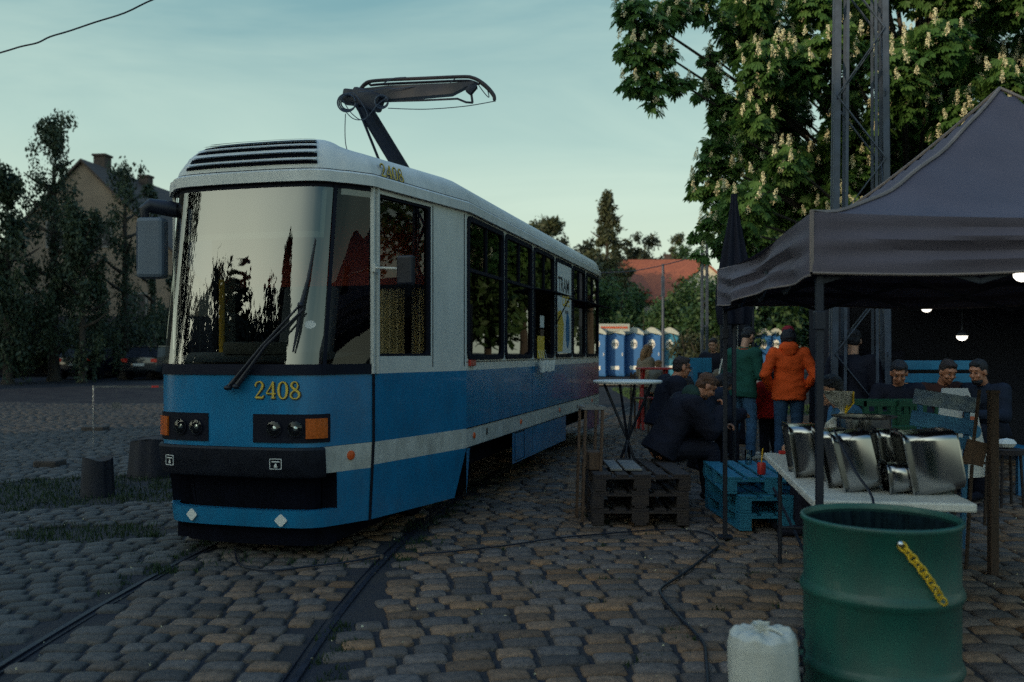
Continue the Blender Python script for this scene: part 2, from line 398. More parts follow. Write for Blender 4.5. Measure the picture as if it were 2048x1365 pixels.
def in_grass(x, y):
    n = .35*noise.noise(Vector((x*.9, y*.9, 0)))
    if ((x+4.35)/1.75)**2+((y-9.7-.25*(x+4.35))/1.25)**2 < 1+n*1.5: return True
    if ((x+3.45)/.62)**2+((y-7.35)/.36)**2 < 1+n: return True
    if ((x+5.3)/1.0)**2+((y-8.6)/.45)**2 < 1+n: return True
    return False
NS = 7
a = np.array([-1, -.95, -.82, 0, .82, .95, 1])
stones = []
def lay(x0, x1, y0, y1, xf=None, curve=0, rot=0, pitch=.160, wid=.245, keep=lambda x, y: True):
    k = 0; y = y0-2
    while y < y1+2:
        h = pitch*random.uniform(.92, 1.08)
        x = x0-random.random()*wid
        while x < x1:
            w = wid*random.uniform(.74, 1.22)
            cx = x+w/2; cy = y+curve*(min(0, cx-1.0))**2+math.tan(rot)*(cx-x0)
            sl = 2*curve*min(0, cx-1.0)+math.tan(rot)
            x += w
            if cy < y0 or cy > y1: continue
            tx = track_x(cy)
            d = min(abs(cx-tx-.72), abs(cx-tx+.72))
            if d < w*.42+.035 or not keep(cx, cy): continue
            stones.append((cx, cy, w-.024, h-.015, math.atan(sl)+random.gauss(0, .018)))
        y += h
lay(-17, 6, 2.6, 27, rot=R(13), wid=.200, pitch=.138, keep=lambda x, y: x < track_x(y)-.72 and not in_grass(x, y))
lay(-4, 6, 2.6, 24, wid=.192, pitch=.136, keep=lambda x, y: abs(x-track_x(y)) < .70)
lay(-3, 11, 2.6, 21, curve=-.075, wid=.225, pitch=.148, keep=lambda x, y: x > track_x(y)+.74)
A, B = np.meshgrid(a, a)
Af, Bf = A.ravel(), B.ravel()
st = np.array(stones); n = len(st)
rnd = RNG.random((n, 8))
sx = Af; sy = Bf
corner = (np.abs(Af) > .9) & (np.abs(Bf) > .9)
cs = np.where(corner, .93, 1.0)
edge = (np.abs(Af) > .97) | (np.abs(Bf) > .97)
rim_ = ((np.abs(Af) > .9) | (np.abs(Bf) > .9)) & ~edge
lx = (sx*cs)[None]*st[:, 2:3]/2*(1+.10*(rnd[:, 0:1]-.5)*Bf[None]+.06*(RNG.random((n, NS*NS))-.5))
ly = (sy*cs)[None]*st[:, 3:4]/2*(1+.12*(rnd[:, 1:2]-.5)*Af[None]+.07*(RNG.random((n, NS*NS))-.5))
ca, sa = np.cos(st[:, 4:5]), np.sin(st[:, 4:5])
X = st[:, 0:1]+lx*ca-ly*sa; Y = st[:, 1:2]+lx*sa+ly*ca
hz = np.array([hum(s[0], s[1]) for s in stones])[:, None]
top = .004-.003*(Af**2)[None]-.004*(Bf**2)[None]-.002*(np.abs(Af*Bf))[None]
Z = hz+np.where(edge[None], -.030, top-.007*rim_[None])+.006*(rnd[:, 2:3]-.5)+.025*(rnd[:, 3:4]-.5)*lx+.035*(rnd[:, 4:5]-.5)*ly+.0012*RNG.random((n, NS*NS))
V = np.stack([X, Y, Z], -1).reshape(-1, 3)
q = []
for j in range(NS-1):
    for i in range(NS-1):
        k = j*NS+i; q.append((k, k+1, k+NS+1, k+NS))
Q = (np.array(q)[None]+(np.arange(n)*NS*NS)[:, None, None]).reshape(-1, 4)
base = np.array([.80, .80, .84])*np.ones((n, 3))
warm = rnd[:, 5] > .55
base[warm] = np.array([1.12, .88, .68])
base[rnd[:, 5] < .12] = np.array([.62, .66, .74])
base[(rnd[:, 5] > .9)] = np.array([1.35, .95, .62])
base *= (.68+.62*rnd[:, 6:7])
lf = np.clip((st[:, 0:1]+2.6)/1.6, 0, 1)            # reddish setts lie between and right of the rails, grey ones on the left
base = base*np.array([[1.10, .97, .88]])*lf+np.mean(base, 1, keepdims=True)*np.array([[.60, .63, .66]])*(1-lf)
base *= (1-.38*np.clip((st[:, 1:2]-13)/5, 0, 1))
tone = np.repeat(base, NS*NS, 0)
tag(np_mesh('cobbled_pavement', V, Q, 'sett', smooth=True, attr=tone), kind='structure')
for sgn in (-1, 1):
    mb = MB(); pts = []
    y = 1.0
    while y < 30: pts.append((track_x(y)+sgn*.72, y)); y += .35
    for off, w, z0, z1 in ((0.0, .040, -.05, -.010), (-.054*sgn, .012, -.05, -.014)):
        vs = []; fs = []
        for i, (x, yy) in enumerate(pts):
            h = .004
            vs += [(x+off-w/2, yy, z0), (x+off-w/2+.004, yy, z1+h), (x+off+w/2-.004, yy, z1+h), (x+off+w/2, yy, z0)]
        for i in range(len(pts)-1):
            k = i*4; fs += [(k, k+1, k+5, k+4), (k+1, k+2, k+6, k+5), (k+2, k+3, k+7, k+6)]
        mb.add(vs, fs)
    o = mb.build('tram_rail', 'rail'); tag(o, ('dark grooved tram rail on the left of the track, passing under the tram' if sgn < 0 else 'dark grooved tram rail on the right of the track, nearer the white table'), 'rail', 'tram rails')
# grass: blades in the joints and in the strips
def blades(name, pts, hmin, hmax, m='grassm', wid=.004, nseg=1):
    pts = np.array(pts); n = len(pts)
    r = RNG.random((n, 5)); ang = r[:, 0]*6.283; h = hmin+(hmax-hmin)*r[:, 1]**1.5; ln = (r[:, 2]-.3)*h*.9; a2 = r[:, 3]*6.283
    w = wid*(.7+r[:, 4])
    dx, dy = np.cos(ang)*w, np.sin(ang)*w
    lx, ly = np.cos(a2)*ln, np.sin(a2)*ln
    b = pts
    v0 = b+np.stack([-dx, -dy, 0*dx], 1); v1 = b+np.stack([dx, dy, 0*dx], 1)
    v2 = b+np.stack([dx*.7+lx*.4, dy*.7+ly*.4, h*.6], 1); v3 = b+np.stack([lx, ly, h], 1)
    V = np.stack([v0, v1, v2, v3], 1).reshape(-1, 3); Q = np.arange(4*n).reshape(n, 4)
    return np_mesh(name, V, Q, m)
gp = []
for _ in range(42000):
    x, y = random.uniform(-7, -2.4), random.uniform(6.8, 12.2)
    if in_grass(x, y) and random.random() < .35+.75*noise.noise(Vector((x*3, y*3, 1)))+.3: gp.append((x, y, -.028+hum(x, y)))
for _ in range(7000):
    y = random.uniform(6.2, 14); x = track_x(y)+random.uniform(-1.1, 1.05)
    if noise.noise(Vector((x*1.5, y*1.5, 4))) > .02: gp.append((x, y, -.03+hum(x, y)))
tag(blades('grass', gp, .02, .085), 'low dark grass growing over the verge left of the tram and around the track', 'grass', kind='stuff')
gp = []
tufts = [(random.uniform(-.9, 3.2), random.uniform(3.2, 9.5)) for _ in range(110)]+[(track_x(y)+.80+random.uniform(-.05, .12), y) for y in np.arange(3.6, 9, .07)]+[(track_x(y)-.80+random.uniform(-.1, .05), y) for y in np.arange(3.6, 8, .12)]+[(random.uniform(-6, -2.7), random.uniform(4, 8)) for _ in range(40)]+[(random.gauss(-2.35, .12), random.gauss(6.1, .12)) for _ in range(10)]
for (tx, ty) in tufts:
    if noise.noise(Vector((tx, ty, 7))) < -.12: continue
    for _ in range(random.randint(14, 60)): gp.append((random.gauss(tx, .035), random.gauss(ty, .022), -.03+hum(tx, ty)))
tag(blades('weeds', gp, .012, .055, wid=.0045), 'small green weeds sprouting in the joints of the setts', 'weeds', kind='stuff')
lp = []
for _ in range(420):
    x, y = random.uniform(-4.5, 5.5), random.uniform(3.2, 11)
    lp.append((x, y, .012+hum(x, y)))
o = blades('fallen_petals', lp, .003, .012, 'bloss', wid=.005); tag(o, 'tiny pale petals and crumbs scattered over the setts', 'petals', kind='stuff')
# lawn far behind the high table, and kerb path
mb = MB(); mb.grid(lambda u, v: (3.5+u*8, 21+v*13, gz(0, 21+v*13)-.03), 4, 10); tag(mb.build('lawn', 'lawnm'), kind='structure')
gp = [(random.uniform(3.6, 8), random.uniform(21, 33), 0) for _ in range(9000)]
gp = [(x, y, gz(x, y)-.03) for x, y, z in gp]
tag(blades('lawn_grass', gp, .03, .12, 'lawnm', wid=.012), 'bright green lawn grass in front of the portable toilets', 'grass', kind='stuff')
mb = MB(); mb.box((14, 35.6, .27), (30, 2.4, .10)); tag(mb.build('footpath', 'kerb'), kind='structure')

# ------------------------------------------------------------------ the tram
TH = R(15.1)
WC = 1.15                       # half width; local x = towards the camera's side, local y = backwards along the tram
tram = thing('tram', 'blue and white tram car numbered 2408 with a big windscreen, parked on the cobbled track', 'tram', (-.40, 7.9, 0), -TH)
HALF = [(0, -1.87), (.18, -1.869), (.34, -1.860), (.48, -1.842), (.57, -1.812), (.635, -1.76), (.68, -1.68), (.72, -1.58), (.79, -1.42), (.845, -1.315)]
HALF_ = HALF
def plan(w, z, out=0.0):        # half-plan of the nose: w 0..9 index (float) -> local x offset from the centre, y
    w = max(0, min(len(HALF)-1, w)); i = int(min(w, len(HALF)-2)); t = w-i
    q0 = (-HALF[1][0], HALF[1][1]) if i == 0 else HALF[i-1]; q1, q2 = HALF[i], HALF[i+1]; q3 = HALF[i+2] if i+2 < len(HALF) else HALF[i+1]
    x, y = [.5*((2*b)+(-a_+c)*t+(2*a_-5*b+4*c-d)*t*t+(-a_+3*b-3*c+d)*t**3) for a_, b, c, d in zip(q0, q1, q2, q3)]
    fw = 1-sm((w-5)/4)
    if z > 1.31: y += (z-1.31)/1.39*.20*fw
    if z < .8: y += (.8-z)*.16*fw; x *= 1-(.8-z)*.06
    if out:
        tx = HALF[min(i+1, len(HALF)-1)][0]-HALF[i][0]; ty = HALF[min(i+1, len(HALF)-1)][1]-HALF[i][1]
        if tx == 0 and ty == 0: tx, ty = HALF[-1][0]-HALF[-2][0], HALF[-1][1]-HALF[-2][1]
        l = math.hypot(tx, ty); x += ty/l*out; y -= tx/l*out
    return x, y
def nose(s, z, out=0.0):        # s in -9..9 from far side to camera side
    x, y = plan(abs(s), z, out)
    return (-WC+(x if s >= 0 else -x), y, z)
def s_of_px(px, z):             # where on the nose a photo column falls
    best = None
    for k in range(-122, 181):
        s = k/20; p = tram_m @ Vector(nose(s, z)); q = 1024+FP*p.x/p.y
        if p.y > 7.15: continue
        if best is None or abs(q-px) < best[0]: best = (abs(q-px), s)
    return best[1]
tram_m = Matrix.Translation((-.40, 7.9, 0)) @ Matrix.Rotation(-TH, 4, 'Z')
def strip(mb, s0, s1, z0, z1, out=0.0, n=24, m=1, mi=0):
    mb.grid(lambda u, v: nose(s0+(s1-s0)*u, z0+(z1-z0)*v, out), n, m, mi)
LEN = 6.95
wins = [(0.03, 1.17), (1.27, 2.37), (2.48, 3.53), (3.66, 4.65), (4.77, 5.67), (5.81, 6.85)]
Z_B, Z_S0, Z_S1, Z_BELT, Z_W0, Z_W1, Z_GUT, Z_GT, Z_ROOF = .22, .63, .80, 1.31, 1.42, 2.66, 2.70, 2.79, 2.98
AX, AY = -WC+.845, -1.315       # the door post
def side_pt(sd, u, z):          # point on body side plane, sd=+1 camera side, -1 far side
    return ((0 if sd > 0 else -2*WC), u, z)
def door_pt(sd, t, z):          # slanted cab side, t 0 at post, 1 at body kink
    ax = .845+(WC-.845)*t
    i = 0 if z > .8 else (.8-z)*.06
    return (-WC+sd*ax*(1-i*(1-t)), AY*(1-t), z)
def rear_pt(sd, t, z): return (-WC+sd*(WC-.35*t), LEN+1.75*t, z)
body = MB()
mats_body = ['blue', 'white', 'stripe', 'under', 'rubber']
for sd in (1, -1):
    fl = sd < 0
    # rows: lower skirt with wheel cut-out, stripe, blue band, belt
    def side_poly(u0, u1, z0, z1, mi, zb0=None, n=1):
        body.grid(lambda a_, b_: side_pt(sd, u0+(u1-u0)*a_, z0+(z1-z0)*b_), n, 1, mi, False, fl)
    # skirt ends at the bogie: photo shows blue skirt, then a dark opening, then skirt again
    body.add([side_pt(sd, 0, Z_B), side_pt(sd, .0, Z_S0), side_pt(sd, .10, Z_S0), side_pt(sd, -.0, Z_B)], [(0, 1, 2, 3) if fl else (3, 2, 1, 0)], 0)
    side_poly(1.55, 4.3, .30, Z_S0, 0); side_poly(5.9, LEN, .30, Z_S0, 0)
    side_poly(0, LEN, Z_S0, Z_S1, 2, n=6); side_poly(0, LEN, Z_S1, Z_BELT, 0, n=6); side_poly(0, LEN, Z_BELT, Z_W0, 1)
    edges = [0]+[e for w in wins for e in w]+[LEN]
    for i in range(0, len(edges), 2): side_poly(edges[i], edges[i+1], Z_W0, Z_W1, 1)
    side_poly(0, LEN, Z_W1, Z_GUT+.02, 1)
    # cab side
    def dp(t0, t1, z0, z1, mi): body.grid(lambda a_, b_: door_pt(sd, t0+(t1-t0)*a_, z0+(z1-z0)*b_), 2, 1, mi, False, fl)
    if sd > 0:
        body.add([door_pt(sd, .012, Z_B), door_pt(sd, .86, Z_B), door_pt(sd, 1, Z_S0), door_pt(sd, .012, Z_S0)], [(0, 1, 2, 3)], 0)
    else: dp(0, 1, Z_B, Z_S0, 0)
    dp(.012, 1, Z_S0, Z_S1, 2); dp(.012, 1, Z_S1, Z_BELT, 0); dp(.012, 1, Z_BELT, 1.44, 1)
    dp(.012, .05, 1.44, 2.665, 1); dp(.58, 1, 1.44, 2.665, 1); dp(.012, 1, 2.665, Z_GUT+.02, 1)
    # rear taper
    for z0, z1, mi in ((Z_B+.1, Z_S0, 0), (Z_S0, Z_S1, 2), (Z_S1, Z_BELT, 0), (Z_BELT, Z_GUT+.02, 1)):
        body.grid(lambda a_, b_: rear_pt(sd, a_, z0+(z1-z0)*b_), 1, 1, mi, False, fl)
for z0, z1, mi in ((Z_B+.1, Z_S0, 0), (Z_S0, Z_S1, 2), (Z_S1, Z_BELT, 0), (Z_BELT, Z_GUT+.02, 1)):
    body.add([rear_pt(1, 1, z0), rear_pt(-1, 1, z0), rear_pt(-1, 1, z1), rear_pt(1, 1, z1)], [(0, 1, 2, 3)], mi)
# nose panels
strip(body, -9, 9, Z_S1+.002, Z_BELT, mi=0, n=72, m=6)
sR = 6.4
strip(body, 5.2, 8.93, Z_S0-.02, Z_S1, mi=2, n=16); strip(body, -9, -sR+.4, Z_S0-.02, Z_S1, mi=2, n=16)
strip(body, sR+.2, 8.93, Z_B, Z_S0-.02, mi=0, n=16, m=3); strip(body, -9, -sR-.2, Z_B, Z_S0-.02, mi=0, n=16, m=3)
strip(body, -sR-.2, sR+.2, Z_B, .345, out=.0, mi=0, n=48, m=2)
body.grid(lambda u, v: nose((-sR-.2)+(2*sR+.4)*u, .345, -.06*v), 48, 1, 0)          # lip top
body.grid(lambda u, v: nose((-sR-.1)+(2*sR+.2)*u, .30+.42*v, -.16), 48, 1, 3)       # dark recess behind the lip
for s_ in (sR+.2, -sR-.2):
    body.grid(lambda u, v: nose(s_, .30+(Z_S0-.02-.30)*v, -.16*u), 1, 1, 3)
strip(body, 6.1, 8.93, 2.62, Z_GUT+.02, out=0, mi=1, n=8)
# floor and ceiling
def ring_plan(z, inset=.0):
    out = []
    for k in range(-9, 10): x, y, _ = nose(k, z); out.append((-WC+(x+WC)*(1-inset), y+inset, z))
    out += [(0-inset, 0, z), (0-inset, LEN, z), (-.35-inset, LEN+1.75-inset, z), (-2*WC+.35+inset, LEN+1.75-inset, z), (-2*WC+inset, LEN, z), (-2*WC+inset, 0, z)]
    return out
fl_ = ring_plan(.72, .03); body.add(fl_, [tuple(range(len(fl_)))], 3)
ob = body.build('body', mats_body, tram)
# purple graphic fading in at the rear of the blue band
m = M['blue']; t_ = m.node_tree; n_ = t_.nodes; bs = n_['Principled BSDF']
src = bs.inputs['Base Color'].links[0].from_socket
tcn = n_.new('ShaderNodeTexCoord'); sp = n_.new('ShaderNodeSeparateXYZ'); t_.links.new(tcn.outputs['Object'], sp.inputs[0])
mr = n_.new('ShaderNodeMapRange'); mr.inputs[1].default_value = 3.9; mr.inputs[2].default_value = 6.6; t_.links.new(sp.outputs[1], mr.inputs[0])
mr.inputs[4].default_value = .9
mxx = n_.new('ShaderNodeMix'); mxx.data_type = 'RGBA'; t_.links.new(mr.outputs[0], mxx.inputs[0]); t_.links.new(src, mxx.inputs[6])
mxx.inputs[7].default_value = (.20, .025, .10, 1); t_.links.new(mxx.outputs[2], bs.inputs['Base Color'])
# roof
rf = MB()
def rring(z, ins):
    out = []
    for k in range(-36, 37):
        s_ = k/4; x, y, _ = nose(s_, 2.70); ww = 1-ins/.85
        fw = 1-sm((abs(s_)-4)/5)
        out.append((-WC+(x+WC)*(1-ins/.9), y+ins*(1.0+.25*fw), z+.06*fw*sm((z-2.85)/.15)))
    out += [(-ins, 0, z), (-ins, LEN, z), (-.35-ins, LEN+1.75-ins, z), (-2*WC+.35+ins, LEN+1.75-ins, z), (-2*WC+ins, LEN, z), (-2*WC+ins, 0, z)]
    return out
prof = [(Z_GUT, -.012), (Z_GUT, -.035), (Z_GT-.015, -.035), (Z_GT, -.02), (Z_GT+.006, .0), (Z_GT+.07, .015), (Z_GT+.13, .05), (Z_ROOF-.02, .10), (Z_ROOF, .135), (Z_ROOF+.035, .22), (Z_ROOF+.05, .45)]
vs = []; 
for z, i in prof: vs += rring(z, i)
nk = len(rring(1, 0)); fs = []
for j in range(len(prof)-1):
    for i in range(nk): fs.append((j*nk+i, j*nk+(i+1) % nk, (j+1)*nk+(i+1) % nk, (j+1)*nk+i))
rf.add(vs, fs, 0, True); rf.add(vs[-nk:], [tuple(range(nk))], 0)
ceil_ = ring_plan(2.715, .02); rf.add(ceil_, [tuple(range(len(ceil_)))[::-1]], 1)
roof = rf.build('roof', ['roofw', 'inter'], tram, angle=28)
rs_ = MB(); rs_.tube([Vector(p_)+Vector((0, 0, .0)) for p_ in rring(Z_GT+.003, -.010)], .006, 6, closed=True); rs_.build('roof_seam', 'under', tram)
# louvre on the front of the roof
lv = MB()
def rp(s_, j):                  # point on the roof skin profile
    z, i = None, None
    f = j; k = int(min(f, len(prof)-2)); t = f-k
    z = prof[k][0]*(1-t)+prof[k+1][0]*t; ins = prof[k][1]*(1-t)+prof[k+1][1]*t
    x, y, _ = nose(s_, 2.70); fw = 1-sm((abs(s_)-4)/5)
    return Vector((-WC+(x+WC)*(1-ins/.9), y+ins*(1.0+.25*fw), z+.06*fw*sm((z-2.85)/.15)))
for k in range(5):
    j0 = 4.5+k*.78
    for (sa_, sb_, mi) in ((-3.7, 3.75, 0),):
        ins_ = k*.10
        def fL(u, v, j0=j0, ins_=ins_):
            s_ = (sa_+ins_*1.6)+(sb_-ins_*.3-sa_-ins_*1.6)*u
            p = rp(s_, j0+.36*v); return (p.x, p.y-.006, p.z+.006)
        lv.grid(fL, 20, 1, 1)
        def fB(u, v, j0=j0, ins_=ins_):
            s_ = (sa_+ins_*1.6)+(sb_-ins_*.3-sa_-ins_*1.6)*u
            p = rp(s_, j0+.36+.30*v); return (p.x, p.y-.012-.028*(1-v), p.z+.008)
        lv.grid(fB, 20, 1, 0)
lv.build('roof_louvre', ['roofw', 'under'], tram)
# fittings on glass: windscreen
ws = MB(); strip(ws, -5.15, 5.15, 1.37, 2.69, out=.004, n=60, m=14)
wso = ws.build('windscreen', 'screen', tram, angle=80)
for sd in (1, -1):
    q_ = MB(); strip(q_, sd*5.45, sd*8.75, 1.37, 2.69, out=.002, n=16, m=4); q_.build('quarter_window', 'cabglass', tram, angle=80)
    f_ = MB()
    strip(f_, sd*5.12, sd*5.48, 1.31, 2.70, out=.014, n=3, m=10); strip(f_, sd*8.72, sd*8.86, 1.31, 2.70, out=.006, n=1, m=1, mi=0)
    f_.build('windscreen_pillar', 'rubber', tram)
f_ = MB(); strip(f_, -9, 9, 2.665, 2.70, out=.006, n=72); f_.build('upper_gasket', 'rubber', tram)
f_ = MB(); strip(f_, -9, 9, 1.31, 1.385, out=.010, n=72, m=1)
f_.grid(lambda u, v: nose(-9+18*u, 1.385, .010-.014*v), 72, 1); f_.build('windscreen_gasket', 'rubber', tram)
for sd in (1, -1):
    pl = MB(); a0 = Vector(nose(sd*8.86, 1.31)); b0 = Vector(nose(sd*8.86, 2.70)); pl.beam(a0+Vector((sd*.006, 0, 0)), b0+Vector((sd*.006, 0, 0)), .026, .03)
    pl.beam(Vector(door_pt(sd, .035, 1.31))+Vector((sd*.008, -.005, 0)), Vector(door_pt(sd, .035, 2.70))+Vector((sd*.008, -.005, 0)), .026, .028)
    pl.build('door_post', 'white', tram)
sm_ = MB()
for zz in range(1):
    sm_.beam(Vector(nose(9, .22))+Vector((.006, -.002, 0)), Vector(nose(9, .80))+Vector((.006, -.002, 0)), .02, .014); sm_.beam(Vector(nose(9, .80))+Vector((.006, 0, 0)), Vector(nose(9, 2.70))+Vector((.006, 0, 0)), .02, .014)
sm_.build('door_seam', 'rubber', tram)
# framed side windows
def frame_mtx(p0, p1, z0, z1, outward):
    p0, p1 = Vector(p0), Vector(p1); x = (p1-p0).normalized(); z = Vector((0, 0, 1)); y = z.cross(x)
    nrm = Vector(outward)
    if y.dot(nrm) < 0: nr = -y
    else: nr = y
    m_ = Matrix((x, z, nr)).transposed().to_4x4(); m_.translation = (p0+p1)/2+Vector((0, 0, (z0+z1)/2-((p0+p1)/2).z)); return m_
def framed(p0, p1, z0, z1, outw, name='side_window', th=.028, r=.07, gm='glassd', bar=None, mull=None, pane=True):
    mt = frame_mtx(p0, p1, z0, z1, outw); w = (Vector(p1)-Vector(p0)).length; h = z1-z0
    mb = MB(); mb.ring(rrect(w+.035, h+.035, r), rrect(w-2*th, h-2*th, r*.8), -.03, .016, 0, mt)
    if bar is not None:
        zb = bar-(z0+z1)/2; mb.box((0, zb, 0), (w-.02, .030, .028), mi=0); mb.v[-8:] = [tuple(mt @ Vector(v)) for v in mb.v[-8:]]
        if mull: mb.box((0, (zb+h/2)/2, 0), (.018, h/2-zb, .02)); mb.v[-8:] = [tuple(mt @ Vector(v)) for v in mb.v[-8:]]
    o = mb.build(name, 'rubber', tram)
    if pane:
        g = MB(); g.add([(-w/2+.02, -h/2+.02 if pane is True else bar-(z0+z1)/2, -.008), (w/2-.02, -h/2+.02 if pane is True else bar-(z0+z1)/2, -.008), (w/2-.02, h/2-.02, -.008), (-w/2+.02, h/2-.02, -.008)], [(0, 1, 2, 3)], 0, False, mt)
        g.build('pane', gm, o)
    return o
for sd in (1, -1):
    framed(door_pt(sd, .05, 0), door_pt(sd, .58, 0), 1.44, 2.665, (sd, -.3, 0), 'cab_side_window', th=.02, r=.05, gm='cabglass')
    for i, (u0, u1) in enumerate(wins):
        hatch = sd > 0 and i == 2
        framed(side_pt(sd, u0, 0), side_pt(sd, u1, 0), Z_W0, Z_W1, (sd, 0, 0), bar=2.20, mull=True, pane=('top' if hatch else True), gm=('glassd' if sd > 0 else 'glassfar'))
# poster in the fourth window
po = MB(); u0, u1 = wins[3]; pw = u1-u0-.1
pm = Matrix(((0, 0, 1, .012), (1, 0, 0, (u0+u1)/2), (0, 1, 0, 2.04), (0, 0, 0, 1)))
po.box((0, 0, 0), (pw, 1.16, .004)); po.v[-8:] = [tuple(pm @ Vector(v)) for v in po.v[-8:]]
text_mb(po, 'TRAM', .27, pm @ Matrix.Translation((-.05, .30, .003)), 1, bold=.004)
text_mb(po, 'CAFE', .20, pm @ Matrix.Translation((.08, .10, .003)), 2, bold=.003)
po.add([(-.44, -.56, .004), (-.14, -.56, .004), (-.05, -.2, .004), (-.22, -.02, .004), (-.44, -.05, .004)], [(0, 1, 2, 3, 4)], 2, False, pm)
po.prism([(.20+.13*math.cos(a_), -.28+.24*math.sin(a_)) for a_ in np.arange(0, 6.28, .3)], .002, .004, 3, pm)
text_mb(po, 'menu', .10, pm @ Matrix.Translation((.14, -.03, .003)), 1)
po.build('window_poster', ['paperw', 'ink', 'yellow', 'bluewood'], tram)
# open flaps
for (u0, u1) in ((2.45, 3.60), (4.72, 6.88)):
    fp = MB(); fp.box((.12, (u0+u1)/2, 2.205-.02), (.22, u1-u0, .012), (0, R(8), 0)); fp.build('open_window_flap', 'rubber', tram)
st_ = MB(); st_.tube([(.21, 3.55, 2.16), (.02, 3.58, 1.82)], .008); st_.build('flap_strut', 'rubber', tram)
# hatch papers, hanging cups
hp = MB()
for (cy, cz, w, h, mi) in ((2.72, 1.53, .34, .26, 0), (2.78, 1.83, .18, .14, 1), (2.78, 1.70, .16, .08, 2)):
    hp.box((.03, cy, cz), (.006, w, h), mi=mi)
hp.build('menu_board', ['yellow', 'paperw', 'woodd'], tram)
cp = MB()
for k in range(4):
    y0 = 2.58+k*.11; cp.lathe([(.032, 0), (.046, .12), (.046, .125), (.03, .11)], 14, (.08+.012*k, y0, 1.24+.012*(k % 2))); cp.tube([(.03, y0, 1.50), (.07, y0, 1.36)], .0025, 5)
cp.build('hanging_cups', 'paperw', tram)
# recess lamps
def nose_plate(mb, s0, s1, z0, z1, out, mi=0, n=10, thick=.02):
    strip(mb, s0, s1, z0, z1, out=out, n=n, m=1, mi=mi)
    mb.grid(lambda u, v: nose(s0+(s1-s0)*u, z1, out-thick*v), n, 1, mi); mb.grid(lambda u, v: nose(s0+(s1-s0)*u, z0, out-thick*v), n, 1, mi)
    mb.grid(lambda u, v: nose(s0, z0+(z1-z0)*v, out-thick*u), 1, 1, mi); mb.grid(lambda u, v: nose(s1, z0+(z1-z0)*v, out-thick*u), 1, 1, mi)
def round_lamp(mb, s_, z, r):
    c = Vector(nose(s_, z, .015)); c2 = Vector(nose(s_, z, .06)); d = (c2-c).normalized()
    q_ = d.to_track_quat('Z', 'Y').to_matrix().to_4x4(); q_.translation = c
    mb.lathe([(r*1.12, -.01), (r*1.12, .006), (r, .006)], 24, mtx=q_, mi=0)
    mb.lathe([(r, .005), (r*.8, -.02), (r*.4, -.035), (.001, -.04)], 24, mtx=q_, mi=1)
    mb.lathe([(r*.32, -.03), (r*.32, -.005), (.001, 0)], 16, mtx=q_, mi=1)
    mb.lathe([(r, .006), (r*.7, .012), (r*.3, .016), (.001, .017)], 24, mtx=q_, mi=2)
for side in (1, -1):
    if side > 0: s0, s1, lamps, am = s_of_px(507, .95), s_of_px(660, .95), (s_of_px(548, .95), s_of_px(590, .95)), (s_of_px(613, .95), s_of_px(652, .95))
    else: s0, s1, lamps, am = s_of_px(417, .95), s_of_px(320, .95), (s_of_px(394, .95), s_of_px(364, .95)), (s_of_px(340, .95), s_of_px(322, .95))
    mb = MB(); nose_plate(mb, s0, s1, .835, 1.035, .008, 0, 16); h = mb.build('headlight', 'rubber', tram)
    mb = MB()
    for s_ in lamps: round_lamp(mb, s_, .935, .052)
    mb.build('lamp', ['rubber', 'lampg', 'clearg'], h)
    mb = MB(); nose_plate(mb, am[0], am[1], .865, 1.005, .022, 0, 8); mb.build('indicator', 'amber', h)
# bumper
mb = MB(); bp_ = [(.80, .0), (.80, .024), (.785, .034), (.61, .034), (.59, .024), (.58, .0)]
mb.grid(lambda u, v: nose(-6.0+11.3*u, *[(bp_[min(int(v*5), 4)][q_]*(1-(v*5-min(int(v*5), 4)))+bp_[min(int(v*5), 4)+1][q_]*(v*5-min(int(v*5), 4))) for q_ in (0, 1)]), 60, 5, 0, True)
for s_ in (-6.0, 5.3): mb.add([nose(s_, z, o_) for z, o_ in bp_], [tuple(range(6))])
bo = mb.build('bumper', 'bumper', tram)
for pxx in (352, 556):
    sC = s_of_px(pxx, .70); c = Vector(nose(sC, .69, .052)); n_v = (Vector(nose(sC, .69, .2))-c).normalized()
    m_ = Matrix((Vector((0, 0, 1)).cross(n_v), Vector((0, 0, 1)), n_v)).transposed().to_4x4(); m_.translation = c
    mb = MB(); mb.ring(rrect(.088, .074, .003, 1), rrect(.080, .066, .003, 1), 0, .003, 0, m_)
    mb.add([(-.028, .012, .002), (.028, .012, .002), (.028, .020, .002), (-.028, .020, .002)], [(0, 1, 2, 3)], 0, False, m_)
    mb.add([(-.013, -.024, .002), (.013, -.024, .002), (.004, .004, .002), (-.004, .004, .002)], [(0, 1, 2, 3)], 0, False, m_)
    mb.build('jacking_point_mark', 'paperw', bo)
for pxx, z in ((385, .285), (563, .275)):
    sC = s_of_px(pxx, z); c = Vector(nose(sC, z, .004)); n_v = (Vector(nose(sC, z, .2))-c).normalized()
    m_ = Matrix((Vector((0, 0, 1)).cross(n_v), Vector((0, 0, 1)), n_v)).transposed().to_4x4(); m_.translation = c
    mb = MB(); mb.prism([(.047, 0), (.038, .012), (.010, .040), (0, .044), (-.010, .040), (-.038, .012), (-.047, 0), (-.038, -.012), (-.010, -.040), (0, -.044), (.010, -.040), (.038, -.012)], 0, .006, 0, m_)
    mb.build('reflector', 'paperw', tram)
